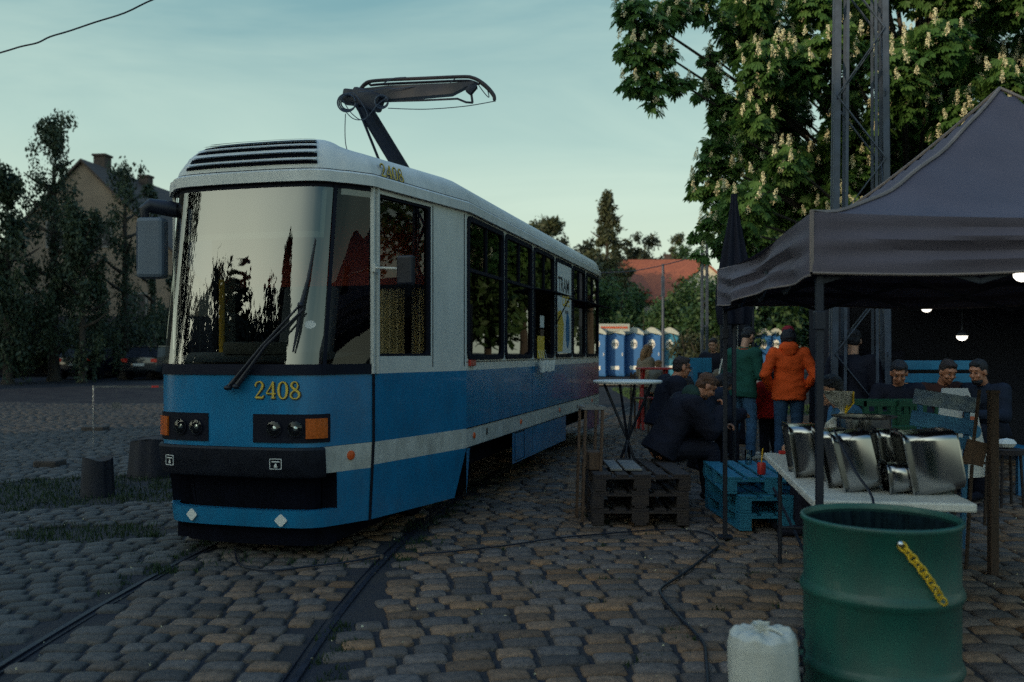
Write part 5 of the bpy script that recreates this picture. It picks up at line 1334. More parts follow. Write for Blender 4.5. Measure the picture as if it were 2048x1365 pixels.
make_person('child in red seated at the far end of the red bench', (GX(1366, Y), Y, .25), R(40), sit(lean=.05, seat=.42, headdown=.2, arms='lap'),
    [('jacket', 'cred', dict(len=.08, e=.03)), TR('cdark'), ('shoes', 'cblack', {})], hair='hairb', voxel=.018, scale=.78)
# three men on the blue bench in the dark marquee
for px, Y, rz, top, hr_, bd, lb, hd_ in [(1795, 9.35, 160, 'cblack', 'hairk', False, 'man with short black hair in a dark top, leftmost under the lamps', .6), (1868, 9.6, 186, 'cbrown', 'hairb', False, 'laughing man with cropped hair in a brown patterned shirt, between two friends', .45), (1984, 9.3, 122, 'cnavy', 'hairk', True, 'bearded man in a navy jacket leaning towards his friends on the blue bench', .25)]:
    make_person(lb, (GX(px, Y), Y, .0), R(rz), sit(lean=.12, seat=.58, headdown=hd_, arms='table'), [('jacket', top, dict(len=.06, e=.005, w=.95)), TR('cblack'), ('shoes', 'cblack', {})], hair=hr_, beard=bd, voxel=.012, skin='skinr')
# two standing dark figures in the marquee
Y = 9.6
make_person('dark clothed person with bare forearms left of the seated men', (GX(1706, Y), Y, 0), R(-25), stand(h=1.72, arms='front', headdown=.3), [('jacket', 'cblack', dict(len=.10, e=.015, cuff=.3)), TR('jeansd'), ('shoes', 'cblack', {})], hair='hairk', voxel=.013)
Y = 11.8
make_person('person in a black T-shirt standing behind the three seated men', (GX(1768, Y), Y, 0), R(150), stand(h=1.80, arms='down'), [('jacket', 'cblack', dict(len=.10, e=.01, cuff=.05)), TR('cblack'), ('shoes', 'cblack', {})], hair='hairk', voxel=.013)
# person in denim at the far end of the white table, one hand on it
def reach_pose():
    J = sit(lean=.10, seat=.46, headdown=.3, arms='lap'); J['elbl'] = (-.30, .28, .74); J['wril'] = (-.32, .52, .765); J['handl'] = (-.1, .9, -.12); J['pall'] = (0, 0, -1); return J
Y = 7.25
make_person('person in a denim jacket hidden by the tent leg, one hand on the table', (GX(1716, Y), Y, 0), R(82), reach_pose(), [('jacket', 'denim', dict(len=.08, e=.02, cuff=.86)), TR('cblack'), ('shoes', 'cblack', {})], hair='hairk', voxel=.010, curl=.7)
# ------------------------------------------------------------------ folding marquee over the white table
T0 = Vector((1.40, 4.2, 0)); tx_ = Vector((3, -.25, 0)).normalized(); ty_ = Vector((.25, 3, 0)).normalized()
tent = thing('canopy_tent', 'grey purple pop-up canopy tent with pointed roof over the white table', 'tent', tuple(T0), math.atan2(ty_.y, ty_.x)-math.pi/2)
ZE, ZP = 2.125, 3.10
def roofz(x, y):
    r = max(abs(x), abs(y)); m_ = min(abs(x), abs(y))
    z = ZE+(ZP-ZE)*(1-r)**1.55
    z -= .055*math.sin(math.pi*r)*(1-(m_/max(r, .001))**2)           # cloth sags between the hips
    if r > .55: z -= .045*((r-.55)/.45)*(1-(m_)**2)
    return z+.008*math.sin(x*13+y*9)*r*(1-r)*4
mb = MB(); n_ = 48
mb.grid(lambda u, v: (1.5+(2*u-1)*1.5, 1.5+(2*v-1)*1.5, roofz(2*u-1, 2*v-1)), n_, n_)
mb.build('roof', 'tentf', tent, angle=50)
def edge_pt(sd, t):            # walk round the four eaves
    return [(t*3, 0), (0, t*3), (3, t*3), (t*3, 3)][sd]
for sd in range(4):
    def val(u, v, sd=sd):
        x, y = edge_pt(sd, u); nx_, ny_ = [(0, -1), (-1, 0), (1, 0), (0, 1)][sd]
        zt = roofz(2*x/3-1, 2*y/3-1); dropp = .285+.012*math.sin(u*9+sd)-.05*math.sin(math.pi*u)*(1 if sd == 0 else .6)
        w_ = (.022*math.sin(v*15+u*4+sd+1.5*math.sin(u*7))*math.sin(math.pi*v)+.026*v*math.sin(u*19+sd*2))*(math.sin(math.pi*u)**.4)
        o_ = w_+.010*v
        if sd == 1: o_ += .03*math.sin(u*7+1.2+v*2)*math.sin(math.pi*u)
        return (x+nx_*o_, y+ny_*o_, zt-dropp*v)
    mb = MB(); mb.grid(val, 60, 12); va = mb.build('valance', 'tentf', tent)
    mb = MB(); mb.tube([Vector(val(k/40, 1)) for k in range(41)], .006, 5); mb.build('hem', 'tentseam', va)
for (cx, cy) in ((0, 0), (0, 3), (3, 0), (3, 3)):
    mb = MB(); pts = [(1.5+(cx-1.5)*(1-k/20), 1.5+(cy-1.5)*(1-k/20), roofz((cx-1.5)/1.5*(1-k/20), (cy-1.5)/1.5*(1-k/20))+.006) for k in range(21)]
    mb.tube([(cx, cy, ZE-.28)]+pts, .011, 5); mb.build('hip_seam', 'tentseam', tent)
for (cx, cy) in ((.045, .045), (.045, 2.955), (2.955, .045), (2.955, 2.955)):
    mb = MB(); mb.box((cx, cy, 1.04), (.034, .034, 2.1), bev=.004); mb.box((cx, cy, .60), (.026, .026, 1.2)); mb.box((cx, cy, .01), (.11, .11, .012)); mb.box((cx, cy, 1.62), (.05, .05, .09), bev=.006); mb.build('leg', 'polem', tent)
mb = MB()
for (a_, b_) in (((.045, .045), (.045, 2.955)), ((.045, .045), (2.955, .045)), ((2.955, .045), (2.955, 2.955)), ((.045, 2.955), (2.955, 2.955))):
    for k in range(4):
        A_ = Vector((*a_, 0)).lerp(Vector((*b_, 0)), k/4); B_ = Vector((*a_, 0)).lerp(Vector((*b_, 0)), (k+1)/4)
        mb.beam(A_+Vector((0, 0, 2.02)), B_+Vector((0, 0, 1.80)), .014, .024); mb.beam(A_+Vector((0, 0, 1.80)), B_+Vector((0, 0, 2.02)), .014, .024)
mb.tube([(1.5, 1.5, 2.3), (1.5, 1.5, 3.06)], .02)
for (cx, cy) in ((0, 0), (0, 3), (3, 0), (3, 3)): mb.beam((1.5, 1.5, 2.35), (1.5+(cx-1.5)*.95, 1.5+(cy-1.5)*.95, 2.0), .02, .02)
mb.build('truss', 'polem', tent)
# dark far marquee with the lamps
mq = thing('dark_marquee', 'large black marquee with closed back wall behind the canopy tent', 'tent', (4.0, 9.75, 0), R(-3))
mb = MB(); mb.grid(lambda u, v: (9*u, 2.6*v, 2.28+.55*math.sin(math.pi*v)+.03*math.sin(u*17)*math.sin(v*6)), 40, 20); mb.build('roof', 'marq', mq)
mb = MB(); mb.grid(lambda u, v: (-.02+9*u, 2.6+.05*math.sin(u*40)*(1-v*.4), .02+2.24*v), 160, 4); mb.build('back_wall', 'marq', mq)
mb = MB(); mb.grid(lambda u, v: (9.0, 2.6*u, .02+2.24*v), 10, 2); mb.build('side_wall', 'marq', mq)
mb = MB(); mb.grid(lambda u, v: (-.02+.04*math.sin(u*30), 1.0+1.6*u, .02+2.24*v), 30, 2); mb.build('side_wall', 'marq', mq)
mb = MB(); mb.grid(lambda u, v: (9*u, -.03-.02*math.sin(u*30), 1.98+.30*v), 60, 2); mb.build('valance', 'marq', mq)
for x, y in ((0, 0), (9, 0), (0, 2.57), (9, 2.57)): mb = MB(); mb.box((x, y, 1.14), (.05, .05, 2.28)); mb.build('leg', 'polem', mq)
for i, (px, py, Y, rot, lb) in enumerate([(1853, 615, 10.2, (R(0), R(15), 0), 'glowing half globe lamp hanging upper left of the other two'), (1924, 672, 10.2, (0, 0, 0), 'lowest glowing half globe lamp, hanging over the bearded man'), (2045, 548, 6.3, (0, R(8), 0), 'glowing half globe lamp cut by the right edge of the photo')]):
    p = P(px, py, Y); t = thing('pendant_lamp', lb, 'lamp', tuple(p), 0, 'half globe lamps in the marquee'); t.rotation_euler = rot
    mb = MB(); r_ = .062; mb.lathe([(.001, -r_*.95), (r_*.5, -r_*.82), (r_*.86, -r_*.5), (r_, 0)], 20); mb.build('bulb', 'bulb', t)
    mb = MB(); mb.lathe([(r_*1.03, -.001), (r_*.9, .03), (r_*.3, .055), (.012, .07), (.012, .1)], 20); mb.build('lamp_shade', 'blackm', t)
    mb = MB(); mb.tube([(0, 0, .1), (0, 0, (2.42 if i < 2 else 2.5)-p.z)], .006, 6); mb.build('cord', 'blackm', t)
# lattice mast
ms = thing('lattice_mast', 'tall grey steel lattice mast rising in front of the chestnut', 'mast', (GX(1718, 9.6), 9.6, 0), R(-14))
for sx_ in (-1, 1):
    for sy_ in (-1, 1):
        mb = MB(); a_ = Vector((sx_*.27, sy_*.17, 0)); b_ = Vector((sx_*.20+.02, sy_*.12, 9)); mb.beam(a_, b_, .058, .012, up=(0, 1, 0)); mb.beam(a_+Vector((sx_*.03, sy_*-.04, 0)), b_+Vector((sx_*.03, sy_*-.04, 0)), .012, .075, up=(0, 1, 0)); mb.beam(a_-Vector((sx_*.105, 0, 0)), b_-Vector((sx_*.085, 0, 0)), .030, .010, up=(0, 1, 0)); mb.build('mast_leg', 'steelb', ms)
mb = MB()
for k in range(13):
    z0, z1 = .1+k*.68, .1+(k+1)*.68
    for sy_ in (-1, 1):
        s_ = 1 if (k % 2) else -1; f0, f1 = 1-.26*z0/9, 1-.26*z1/9
        mb.beam((s_*.27*f0, sy_*.17*f0, z0), (-s_*.27*f1, sy_*.17*f1, z1), .045, .010); 
    for sx_ in (-1, 1):
        s_ = 1 if (k % 2) else -1; mb.beam((sx_*.27*f0, s_*.17*f0, z0), (sx_*.27*f1, -s_*.17*f1, z1), .010, .045)
mb.build('cross_bracing', 'steelb', ms)
# closed parasol
pa = thing('closed_parasol', 'folded black parasol standing behind the far tent leg', 'parasol', (GX(1468, 9), 9, 0))
mb = MB(); mb.tube([(0, 0, 0), (0, 0, 3.0)], .024); mb.lathe([(.24, 0), (.24, .05), (.04, .07)], 20); mb.build('pole', 'polem', pa)
mb = MB(); mb.grid(lambda u, v: ((.028+.16*sm(1-v)**.8*(1-.35*(1-v)**6))*(1+.20*math.sin(u*6.283*8))*math.cos(u*6.283), (.028+.16*sm(1-v)**.8)*(1+.20*math.sin(u*6.283*8))*math.sin(u*6.283), 1.75+1.30*v), 96, 24); mb.build('canopy', 'cblack', pa)
# dark tarpaulin screen left of the far tent leg
ts = thing('tarpaulin_screen', 'dark tarpaulin screen with a pale pole, right behind the far left tent leg', 'screen', (GX(1474, 13.5), 13.5, 0))
mb = MB(); mb.grid(lambda u, v: (-.24+.48*u+.02*math.sin(v*9), .03*math.sin(u*14), 1.60+.62*v-.12*(1-v)*(1-u)), 20, 8); mb.build('tarpaulin', 'marq', ts, solid=.01)
mb = MB(); mb.tube([(-.24, 0, 0), (-.24, 0, 2.25)], .02); mb.tube([(.24, 0, 0), (.24, 0, 2.25)], .02); mb.build('post', 'polem', ts); mb = MB(); mb.tube([(.0, -.04, 1.4), (.0, -.04, 2.1)], .012); mb.build('pale_pole', 'lampg', ts)
# utility pole and its cable
up = thing('utility_pole', 'thin twin post utility pole standing left of the canopy tent', 'pole', (GX(1409, 20), 20, 0))
for dx_ in (-.055, .055): mb = MB(); mb.box((dx_, 0, 2.05), (.055, .05, 4.1 if dx_ < 0 else 3.9)); mb.build('post', 'steelb', up)
mb = MB()
for k in range(7): mb.box((0, 0, .4+k*.55), (.14, .03, .04))
mb.build('rung', 'steelb', up)
up2 = thing('lamp_post', 'distant thin dark post in front of the red roof', 'pole', (GX(1326, 40), 40, .2)); mb = MB(); mb.tube([(0, 0, 0), (0, 0, 5.2)], [.08, .05]); mb.box((0, 0, 4.2), (.14, .12, .9)); mb.build('post', 'steelb', up2)
mb = MB(); mb.tube(crom([P(1192, 546, 24), P(1260, 543, 23), P(1330, 530, 21.5), P(1408, 508, 20)], 5), .012, 5); tag(mb.build('overhead_cable', 'blackm'), 'thin cable running from the utility pole to behind the tram', 'cable')

# ------------------------------------------------------------------ portable toilets
def toilet(label, px, Y, m, w=.92, group='blue portable toilets in a row', rz=R(-14)):
    x = GX(px, Y); t = thing('portable_toilet', label, 'portable toilet', (x, Y, gz(x, Y)), rz, group)
    mb = MB(); mb.box((0, 0, 1.0), (w, 1.0, 2.0), bev=.03); mb.build('cabin', m, t)
    mb = MB(); arch = [(-w*.46, .10)]+[(w*.46*math.cos(a_), 1.86+.22*(1-abs(math.cos(a_)))**.9) for a_ in np.linspace(math.pi, 0, 15)]+[(w*.46, .10)]
    mq_ = Matrix(((1, 0, 0, 0), (0, 0, -1, -.5), (0, 1, 0, 0), (0, 0, 0, 1)))
    mb.prism(arch, .0, .035, 0, mq_); d = mb.build('door', m, t)
    mb = MB(); mb.box((w*.38, -.55, 1.05), (.03, .04, .16)); mb.build('handle', 'paperw', d)
    mb = MB(); mb.prism([(.17*math.cos(a_), 1.55+.23*math.sin(a_)) for a_ in np.linspace(0, 6.28, 25)[:-1]], .036, .040, 0, mq_)
    text_mb(mb, 'm', .38, mq_ @ Matrix.Translation((0, 1.55, .043)), 1, bold=.006); mb.build('emblem', ['paperw', 'ink'], d)
    mb = MB(); mb.box((0, -.54, .40), (.40, .01, .18)); mb.build('door_notice', 'paperw', d)
    mb = MB(); mb.grid(lambda u, v: ((u-.5)*w*1.04, (v-.5)*1.15, 2.02+.40*(1-abs(2*u-1)**1.6)*.75+.06), 16, 4)
    pl_ = [((u-.5)*w*1.04, 2.02+.40*(1-abs(2*u-1)**1.6)*.75+.06) for u in np.linspace(0, 1, 17)]; pl_ += [(-w*.5*(1-2*(1-u_)), 1.86+.22*(1-abs(2*u_-1))**.9) for u_ in ()]
    mb.prism(pl_+[(w*.52, 1.98), (0, 2.10), (-w*.52, 1.98)], -.56, -.53, 0, Matrix(((1, 0, 0, 0), (0, 0, 1, 0), (0, 1, 0, 0), (0, 0, 0, 1))))
    mb.build('roof', 'toilr', t, solid=.0); return t
for px, m_, lb in [(1196, 'toil', 'blue portable toilet half hidden behind the rear of the tram'), (1233, 'toil', 'first fully visible blue portable toilet right of the tram'), (1270, 'toil', 'blue portable toilet third from the left, left of the fair haired woman'), (1305, 'toil', 'blue portable toilet behind the fair haired woman'), (1340, 'toilt', 'teal portable toilet at the right end of the row')]:
    toilet(lb, px, 43.5+(px-1196)*.008, m_)
for px, lb in [(1526, 'blue portable toilet between the green jacket and the orange jacket'), (1551, 'blue portable toilet right beside the maroon cap')]: toilet(lb, px, 46, 'toil', .80)
bn = thing('toilet_banner', 'white roof banner with orange lettering above the first toilets', 'banner', (GX(1228, 43.2), 43.2, gz(0, 43)+2.1))
mb = MB(); mb.box((0, 0, .24), (1.5, .03, .36)); mb.build('banner_sheet', 'toilr', bn)
mb = MB(); 
for k in range(11): mb.tube(crom([(-.62+k*.118, -.025, .20), (-.60+k*.118, -.025, .31), (-.56+k*.118, -.025, .18), (-.54+k*.118, -.025, .27)], 3), .014, 5)
mb.build('lettering', 'orangel', bn)

# ------------------------------------------------------------------ furniture
def high_table(label, px, Y, z, r):
    t = thing('bar_table', label, 'table', (GX(px, Y), Y, 0), R(20))
    mb = MB(); mb.lathe([(.001, z-.03), (r*.97, z-.03), (r, z-.018), (r, z-.006), (r*.98, z), (.001, z+.001)], 48); mb.build('tabletop', 'paperw', t)
    for a_ in (0, 90, 180, 270):
        c_, s_ = math.cos(R(a_+45)), math.sin(R(a_+45)); mb = MB(); mb.tube([(c_*r*.72, s_*r*.72, z-.03), (0+c_*.0, 0, z*.50), (-c_*r*.62, -s_*r*.62, .01)], .014); mb.build('leg', 'polem', t)
    mb = MB(); mb.tube([(math.cos(a_)*.20, math.sin(a_)*.20, z*.30) for a_ in np.linspace(0, 6.0, 16)], .009, 6, closed=True); mb.build('brace', 'polem', t)
high_table('round white high table on crossed black legs beside the rear of the tram', 1255, 9.0, 1.19, .345)
def pallet(label, x, y, z, rz, m, group, w=.80, d=1.20):
    t = thing('pallet', label, 'pallet', (x, y, z), rz, group)
    mb = MB()
    for k in range(5):
        xx = -w/2+.0725+(w-.145)*k/4; mb.box((xx, 0, .133), ((.145 if k % 2 == 0 else .10), d, .022), bev=.003)
    for yy in (-d/2+.0725, 0, d/2-.0725): mb.box((0, yy, .111), (w, .145, .020), bev=.003)
    mb.build('deck', m, t)
    for xx in (-w/2+.05, 0, w/2-.05):
        mb = MB(); mb.box((xx, 0, .011), (.10, d, .020), bev=.003)
        for yy in (-d/2+.0725, 0, d/2-.0725): mb.box((xx, yy, .061), (.10 if xx else .145, .145, .079), bev=.004)
        mb.build('bearer', m, t)
    return t
G = 'dark wooden pallets stacked as a seat'
px0 = GX(1268, 7.65)
for k, lb in enumerate(('bottom pallet of the dark stack beside the tram', 'second pallet from the ground in the dark stack', 'top pallet of the dark stack, with pale boards lying on it')):
    pallet(lb, px0+.06+random.uniform(-.01, .01), 8.2, .0+k*.1455, R(-1+k), 'palletd', G, .82, 1.15)
for i, (dx_, lb) in enumerate(((-.13, 'narrow pale board lying on the dark pallets'), (.02, 'wide pale board lying on the dark pallets'), )):
    mb = MB(); mb.box((0, 0, 0), (.10 if i == 0 else .15, .62, .02), bev=.004); o = mb.build('loose_board', 'woodg'); o.location = (px0+dx_, 8.12, .4505); tag(o, lb, 'board', 'pale boards on the dark pallets')
G = 'blue painted pallets stacked as a low table'
bx = GX(1545, 7.6)
for k, lb in enumerate(('bottom blue pallet under the low table', 'middle blue pallet of the low table', 'top blue pallet of the low table, carrying the red jar')):
    pallet(lb, bx+(.05 if k < 2 else .0), 7.98+(.0 if k < 2 else .05), .0+k*.1455, R(2 if k < 2 else -3), 'pallett', G, .80, 1.15)
jr = thing('candle_jar', 'small red candle jar with a wick stick on the blue pallets', 'jar', (GX(1523, 7.62), 7.62, .4375)); mb = MB(); mb.lathe([(.03, 0), (.036, .01), (.036, .09), (.03, .10), (.001, .101)], 18); mb.build('jar', 'redp', jr); mb = MB(); mb.tube([(0, 0, .10), (.012, 0, .22)], .006, 6); mb.build('stick', 'yellowp', jr)
gl = thing('drinking_glass', 'clear drinking glass at the back of the blue pallets', 'glass', (GX(1497, 8.3), 8.3, .4375)); mb = MB(); mb.lathe([(.028, 0), (.036, .13), (.034, .13), (.026, .006), (.001, .006)], 18); mb.build('glass_wall', 'clearg', gl)
# tall wooden stand next to the dark pallets
ws_ = thing('wooden_stand', 'tall narrow wooden stand with a small box, left of the dark pallets', 'stand', (GX(1183, 7.9), 7.95, 0), R(8))
for sx_, sy_ in ((-1, -1), (1, -1), (-1, 1), (1, 1)): mb = MB(); mb.beam((sx_*.075-.03, sy_*.12, 0), (sx_*.075, sy_*.12, .98), .028, .022); mb.build('leg', 'woodd', ws_)
mb = MB(); 
for s_ in (-1, 1): mb.box((s_*.085, 0, .985), (.025, .28, .03)); mb.box((0, s_*.13, .985), (.16, .025, .03))
mb.build('top_frame', 'woodg', ws_); mb = MB(); mb.box((.02, 0, .52), (.12, .20, .16), bev=.01); mb.build('box', 'woodd', ws_)
# red picnic bench, blue box
rb = thing('picnic_bench', 'red painted picnic bench in front of the portable toilets', 'bench', (GX(1308, 17.2), 17.2, 0), R(4))
mb = MB()
for k in range(3): mb.box((0, -.18+k*.18, 1.16), (.62, .15, .035), bev=.005)
mb.build('table_top', 'redp', rb)
for s_ in (-1, 1): mb = MB(); mb.beam((s_*.26, -.22, 0), (s_*.22, .10, 1.14), .05, .05); mb.beam((s_*.26, .22, 0), (s_*.22, -.10, 1.14), .05, .05); mb.build('leg', 'redp', rb)
mb = MB(); mb.box((0, -.52, .62), (.62, .20, .035), bev=.005); mb.build('seat', 'redp', rb)
ck = thing('wooden_chair', 'grey brown chair back left of the red bench', 'chair', (GX(1283, 16.6), 16.6, 0), R(70)); mb = MB(); mb.box((0, 0, .62), (.36, .36, .03)); mb.build('seat', 'woodd', ck)
for sx_ in (-1, 1):
    for sy_ in (-1, 1): mb = MB(); mb.box((sx_*.16, sy_*.16, .31 if sy_ < 0 else .55), (.03, .03, .62 if sy_ < 0 else 1.1)); mb.build('leg', 'woodd', ck)
mb = MB(); mb.box((0, .16, 1.0), (.30, .02, .14)); mb.build('backrest', 'woodd', ck)
bb = thing('blue_crate_bench', 'bright light blue crate bench beyond the navy jacket', 'bench', (GX(1400, 16), 16, 0), R(5))
mb = MB(); mb.box((0, 0, 1.24), (.42, .03, .26), bev=.01); mb.box((-.16, -.1, .95), (.08, .3, .5)); mb.build('backrest', 'skyb', bb); mb = MB(); mb.box((0, -.2, .72), (.5, .4, .05), bev=.01); mb.build('seat', 'skyb', bb); 
for s_ in (-1, 1): mb = MB(); mb.box((s_*.2, -.2, .35), (.06, .36, .7)); mb.build('leg', 'skyb', bb)
# low table with bottles between the standing people and the seated ones
lt = thing('low_table', 'dark low table with glasses between the seated and the standing people', 'table', (GX(1432, 11.4), 11.5, 0)); mb = MB(); mb.box((0, 0, .70), (.5, .6, .04), bev=.01); mb.build('tabletop', 'palletd', lt)
for sx_ in (-1, 1):
    for sy_ in (-1, 1): mb = MB(); mb.box((sx_*.2, sy_*.25, .34), (.05, .05, .68)); mb.build('leg', 'palletd', lt)
for i, (dx_, lb) in enumerate(((-.05, 'clear plastic cup nearest the tent leg on the dark low table'), (.08, 'clear plastic cup on the right of the dark low table'))):
    o = thing('plastic_cup', lb, 'cup', (GX(1438, 11.3)+dx_, 11.3, .72)); mb = MB(); mb.lathe([(.03, 0), (.042, .11), (.04, .11), (.028, .004), (.001, .004)], 14); mb.build('cup_wall', 'plasticf', o)
# bench of the three men and green tables
bl_ = thing('blue_bench', 'long blue slatted bench with the three seated men', 'bench', (GX(1890, 9.6), 9.6, 0))
for k, z in enumerate((1.33, 1.19)): mb = MB(); mb.box((0, .12, z), (.92, .03, .10), bev=.006); mb.build('back_slat', 'skyb', bl_)
mb = MB(); mb.box((0, -.2, .47), (1.5, .45, .05), bev=.01); mb.build('seat', 'skyb', bl_)
for s_ in (-1, 1): mb = MB(); mb.box((s_*.42, .15, .65), (.06, .05, 1.3)); mb.box((s_*.6, -.35, .23), (.06, .05, .46)); mb.build('leg', 'bluewood', bl_)
def crate(label, x, y, z, rz, w=.56, d=.38, h=.22):
    t = thing('plastic_crate', label, 'crate', (x, y, z), rz, 'green plastic crates')
    mb = MB(); mb.box((0, 0, .01), (w, d, .02))
    for s_ in (-1, 1):
        mb.box((0, s_*(d/2-.01), h-.025), (w, .02, .05)); mb.box((0, s_*(d/2-.01), .05), (w, .018, .10)); mb.box((s_*(w/2-.01), 0, h-.025), (.02, d, .05)); mb.box((s_*(w/2-.01), 0, .05), (.018, d, .10))
        for k in (-1, -.33, .33, 1): mb.box((k*(w/2-.02), s_*(d/2-.01), h/2), (.04, .019, h-.05))
    mb.build('shell', 'crateg', t); return t
gt = thing('green_table', 'dark green low table in front of the three seated men', 'table', (GX(1800, 8.3), 8.4, 0)); mb = MB(); mb.box((0, 0, .78), (.95, .5, .05), bev=.01); mb.build('tabletop', 'crateg', gt)
for sx_ in (-1, 1): mb = MB(); mb.box((sx_*.42, 0, .39), (.06, .42, .74)); mb.build('leg', 'crateg', gt)
crate('green plastic crate on the left of the green table', GX(1765, 8.3), 8.4, .806, 0, .40); crate('green plastic crate on the right of the green table', GX(1826, 8.3), 8.4, .806, R(3), .40)
# plaid backed pallet chair
pc = thing('pallet_chair', 'chair of blue painted pallet boards with a pale plaid top board, tilted', 'chair', (GX(1880, 6.2), 6.2, 0), R(-14))
for k, (z, w, m_) in enumerate(((1.135, .42, 'bluechk'), (.985, .40, 'bluewood'), (.87, .36, 'bluewood'))):
    mb = MB(); mb.box((.03*(2-k)-.02, 0, z), (w, .022, .105 if k < 2 else .08), (0, R(9), 0), bev=.004); mb.build('back_board', m_, pc)
for s_ in (-1, 1): mb = MB(); mb.beam((s_*.15, .05, .12), (s_*.15+.03, .03, 1.14), .045, .03); mb.build('back_post', 'bluewood', pc)
mb = MB(); mb.box((-.08, .20, .42), (.30, .34, .03), bev=.005); mb.build('seat', 'bluewood', pc)
for s_ in (-1, 1):
    for yy in (-.4, -.02): mb = MB(); mb.box((s_*.11-.08, yy+.40, .20), (.05, .05, .40)); mb.build('leg', 'bluewood', pc)
# white folding sign
sg = thing('folding_sign', 'white folding sign with blue lettering and coloured dots behind the pallet chair', 'sign', (GX(1938, 7.6), 7.6, 0), R(-4))
m_ = Matrix(((1, 0, 0, 0), (0, math.sin(R(8)), -math.cos(R(8)), 0), (0, math.cos(R(8)), math.sin(R(8)), 0), (0, 0, 0, 1)))
mb = MB(); mb.prism([(-.02, .40), (.20, .42), (.12, .95), (.05, 1.17), (-.16, 1.17), (-.20, .95), (-.10, .72)], 0, .02, 0, m_)
text_mb(mb, 'COZY', .085, m_ @ Matrix.Translation((-.035, 1.05, .023)), 1)
for cx_, cy_, r_, mi in ((.07, .88, .045, 2), (.085, .80, .055, 3)): mb.prism([(cx_+r_*math.cos(a_), cy_+r_*1.1*math.sin(a_)) for a_ in np.linspace(0, 6.28, 17)[:-1]], .021, .023, mi, m_)
mb.build('sign_panel', ['paperw', 'bluewood', 'orangel', 'skyb'], sg); mb = MB(); mb.beam((-.1, .05, 0), (-.1, .0, .8), .02, .02); mb.beam((.15, .05, 0), (.15, .0, .6), .02, .02); mb.beam((.0, .45, 0), (.0, .03, 1.1), .02, .02); mb.build('sign_stand', 'wood', sg)
wp_ = thing('wooden_post', 'brown wooden post standing right of the folding sign', 'post', (GX(1986, 5.9), 5.9, 0)); mb = MB(); mb.box((0, 0, .60), (.055, .055, 1.20), bev=.006); mb.box((0, 0, 1.21), (.062, .062, .02)); mb.build('shaft', 'wood', wp_)
wp_['label'] = 'brown wooden post standing right of the folding sign'
hs_ = thing('wooden_scoop', 'small dark wooden dustpan with a slanting handle leaning before the folding sign', 'dustpan', (GX(1950, 6.0), 6.0, .72), 0); mb = MB(); mb.box((0, 0, .08), (.14, .02, .16), (0, R(14), 0), bev=.004); mb.box((0, .03, .01), (.14, .06, .015)); mb.build('pan', 'woodd', hs_); mb = MB(); mb.tube([(-.01, 0, .15), (.03, 0, .50)], .012); mb.build('handle', 'wood', hs_)
mb = MB(); mb.tube([(-.02, 0, 0), (-.05, .02, -.72)], .012); mb.build('support_stick', 'wood', hs_)
mb = MB(); mb.ell((0, 0, .05), (.10, .07, .05), n=8, m=4); o = mb.build('crumpled_paper', 'paperw'); o.location = (GX(2013, 8.6), 8.6, .55); tag(o, 'crumpled white paper at the right edge on a dark stool', 'paper')
sl_ = thing('dark_stool', 'dark stool carrying the crumpled paper at the right edge', 'stool', (GX(2013, 8.6), 8.6, 0)); mb = MB(); mb.lathe([(.001, .50), (.17, .50), (.17, .548), (.001, .55)], 20); mb.build('seat', 'palletd', sl_)
for a_ in (45, 135, 225, 315): mb = MB(); mb.tube([(.12*math.cos(R(a_)), .12*math.sin(R(a_)), .5), (.15*math.cos(R(a_)), .15*math.sin(R(a_)), 0)], .014); mb.build('leg', 'palletd', sl_)

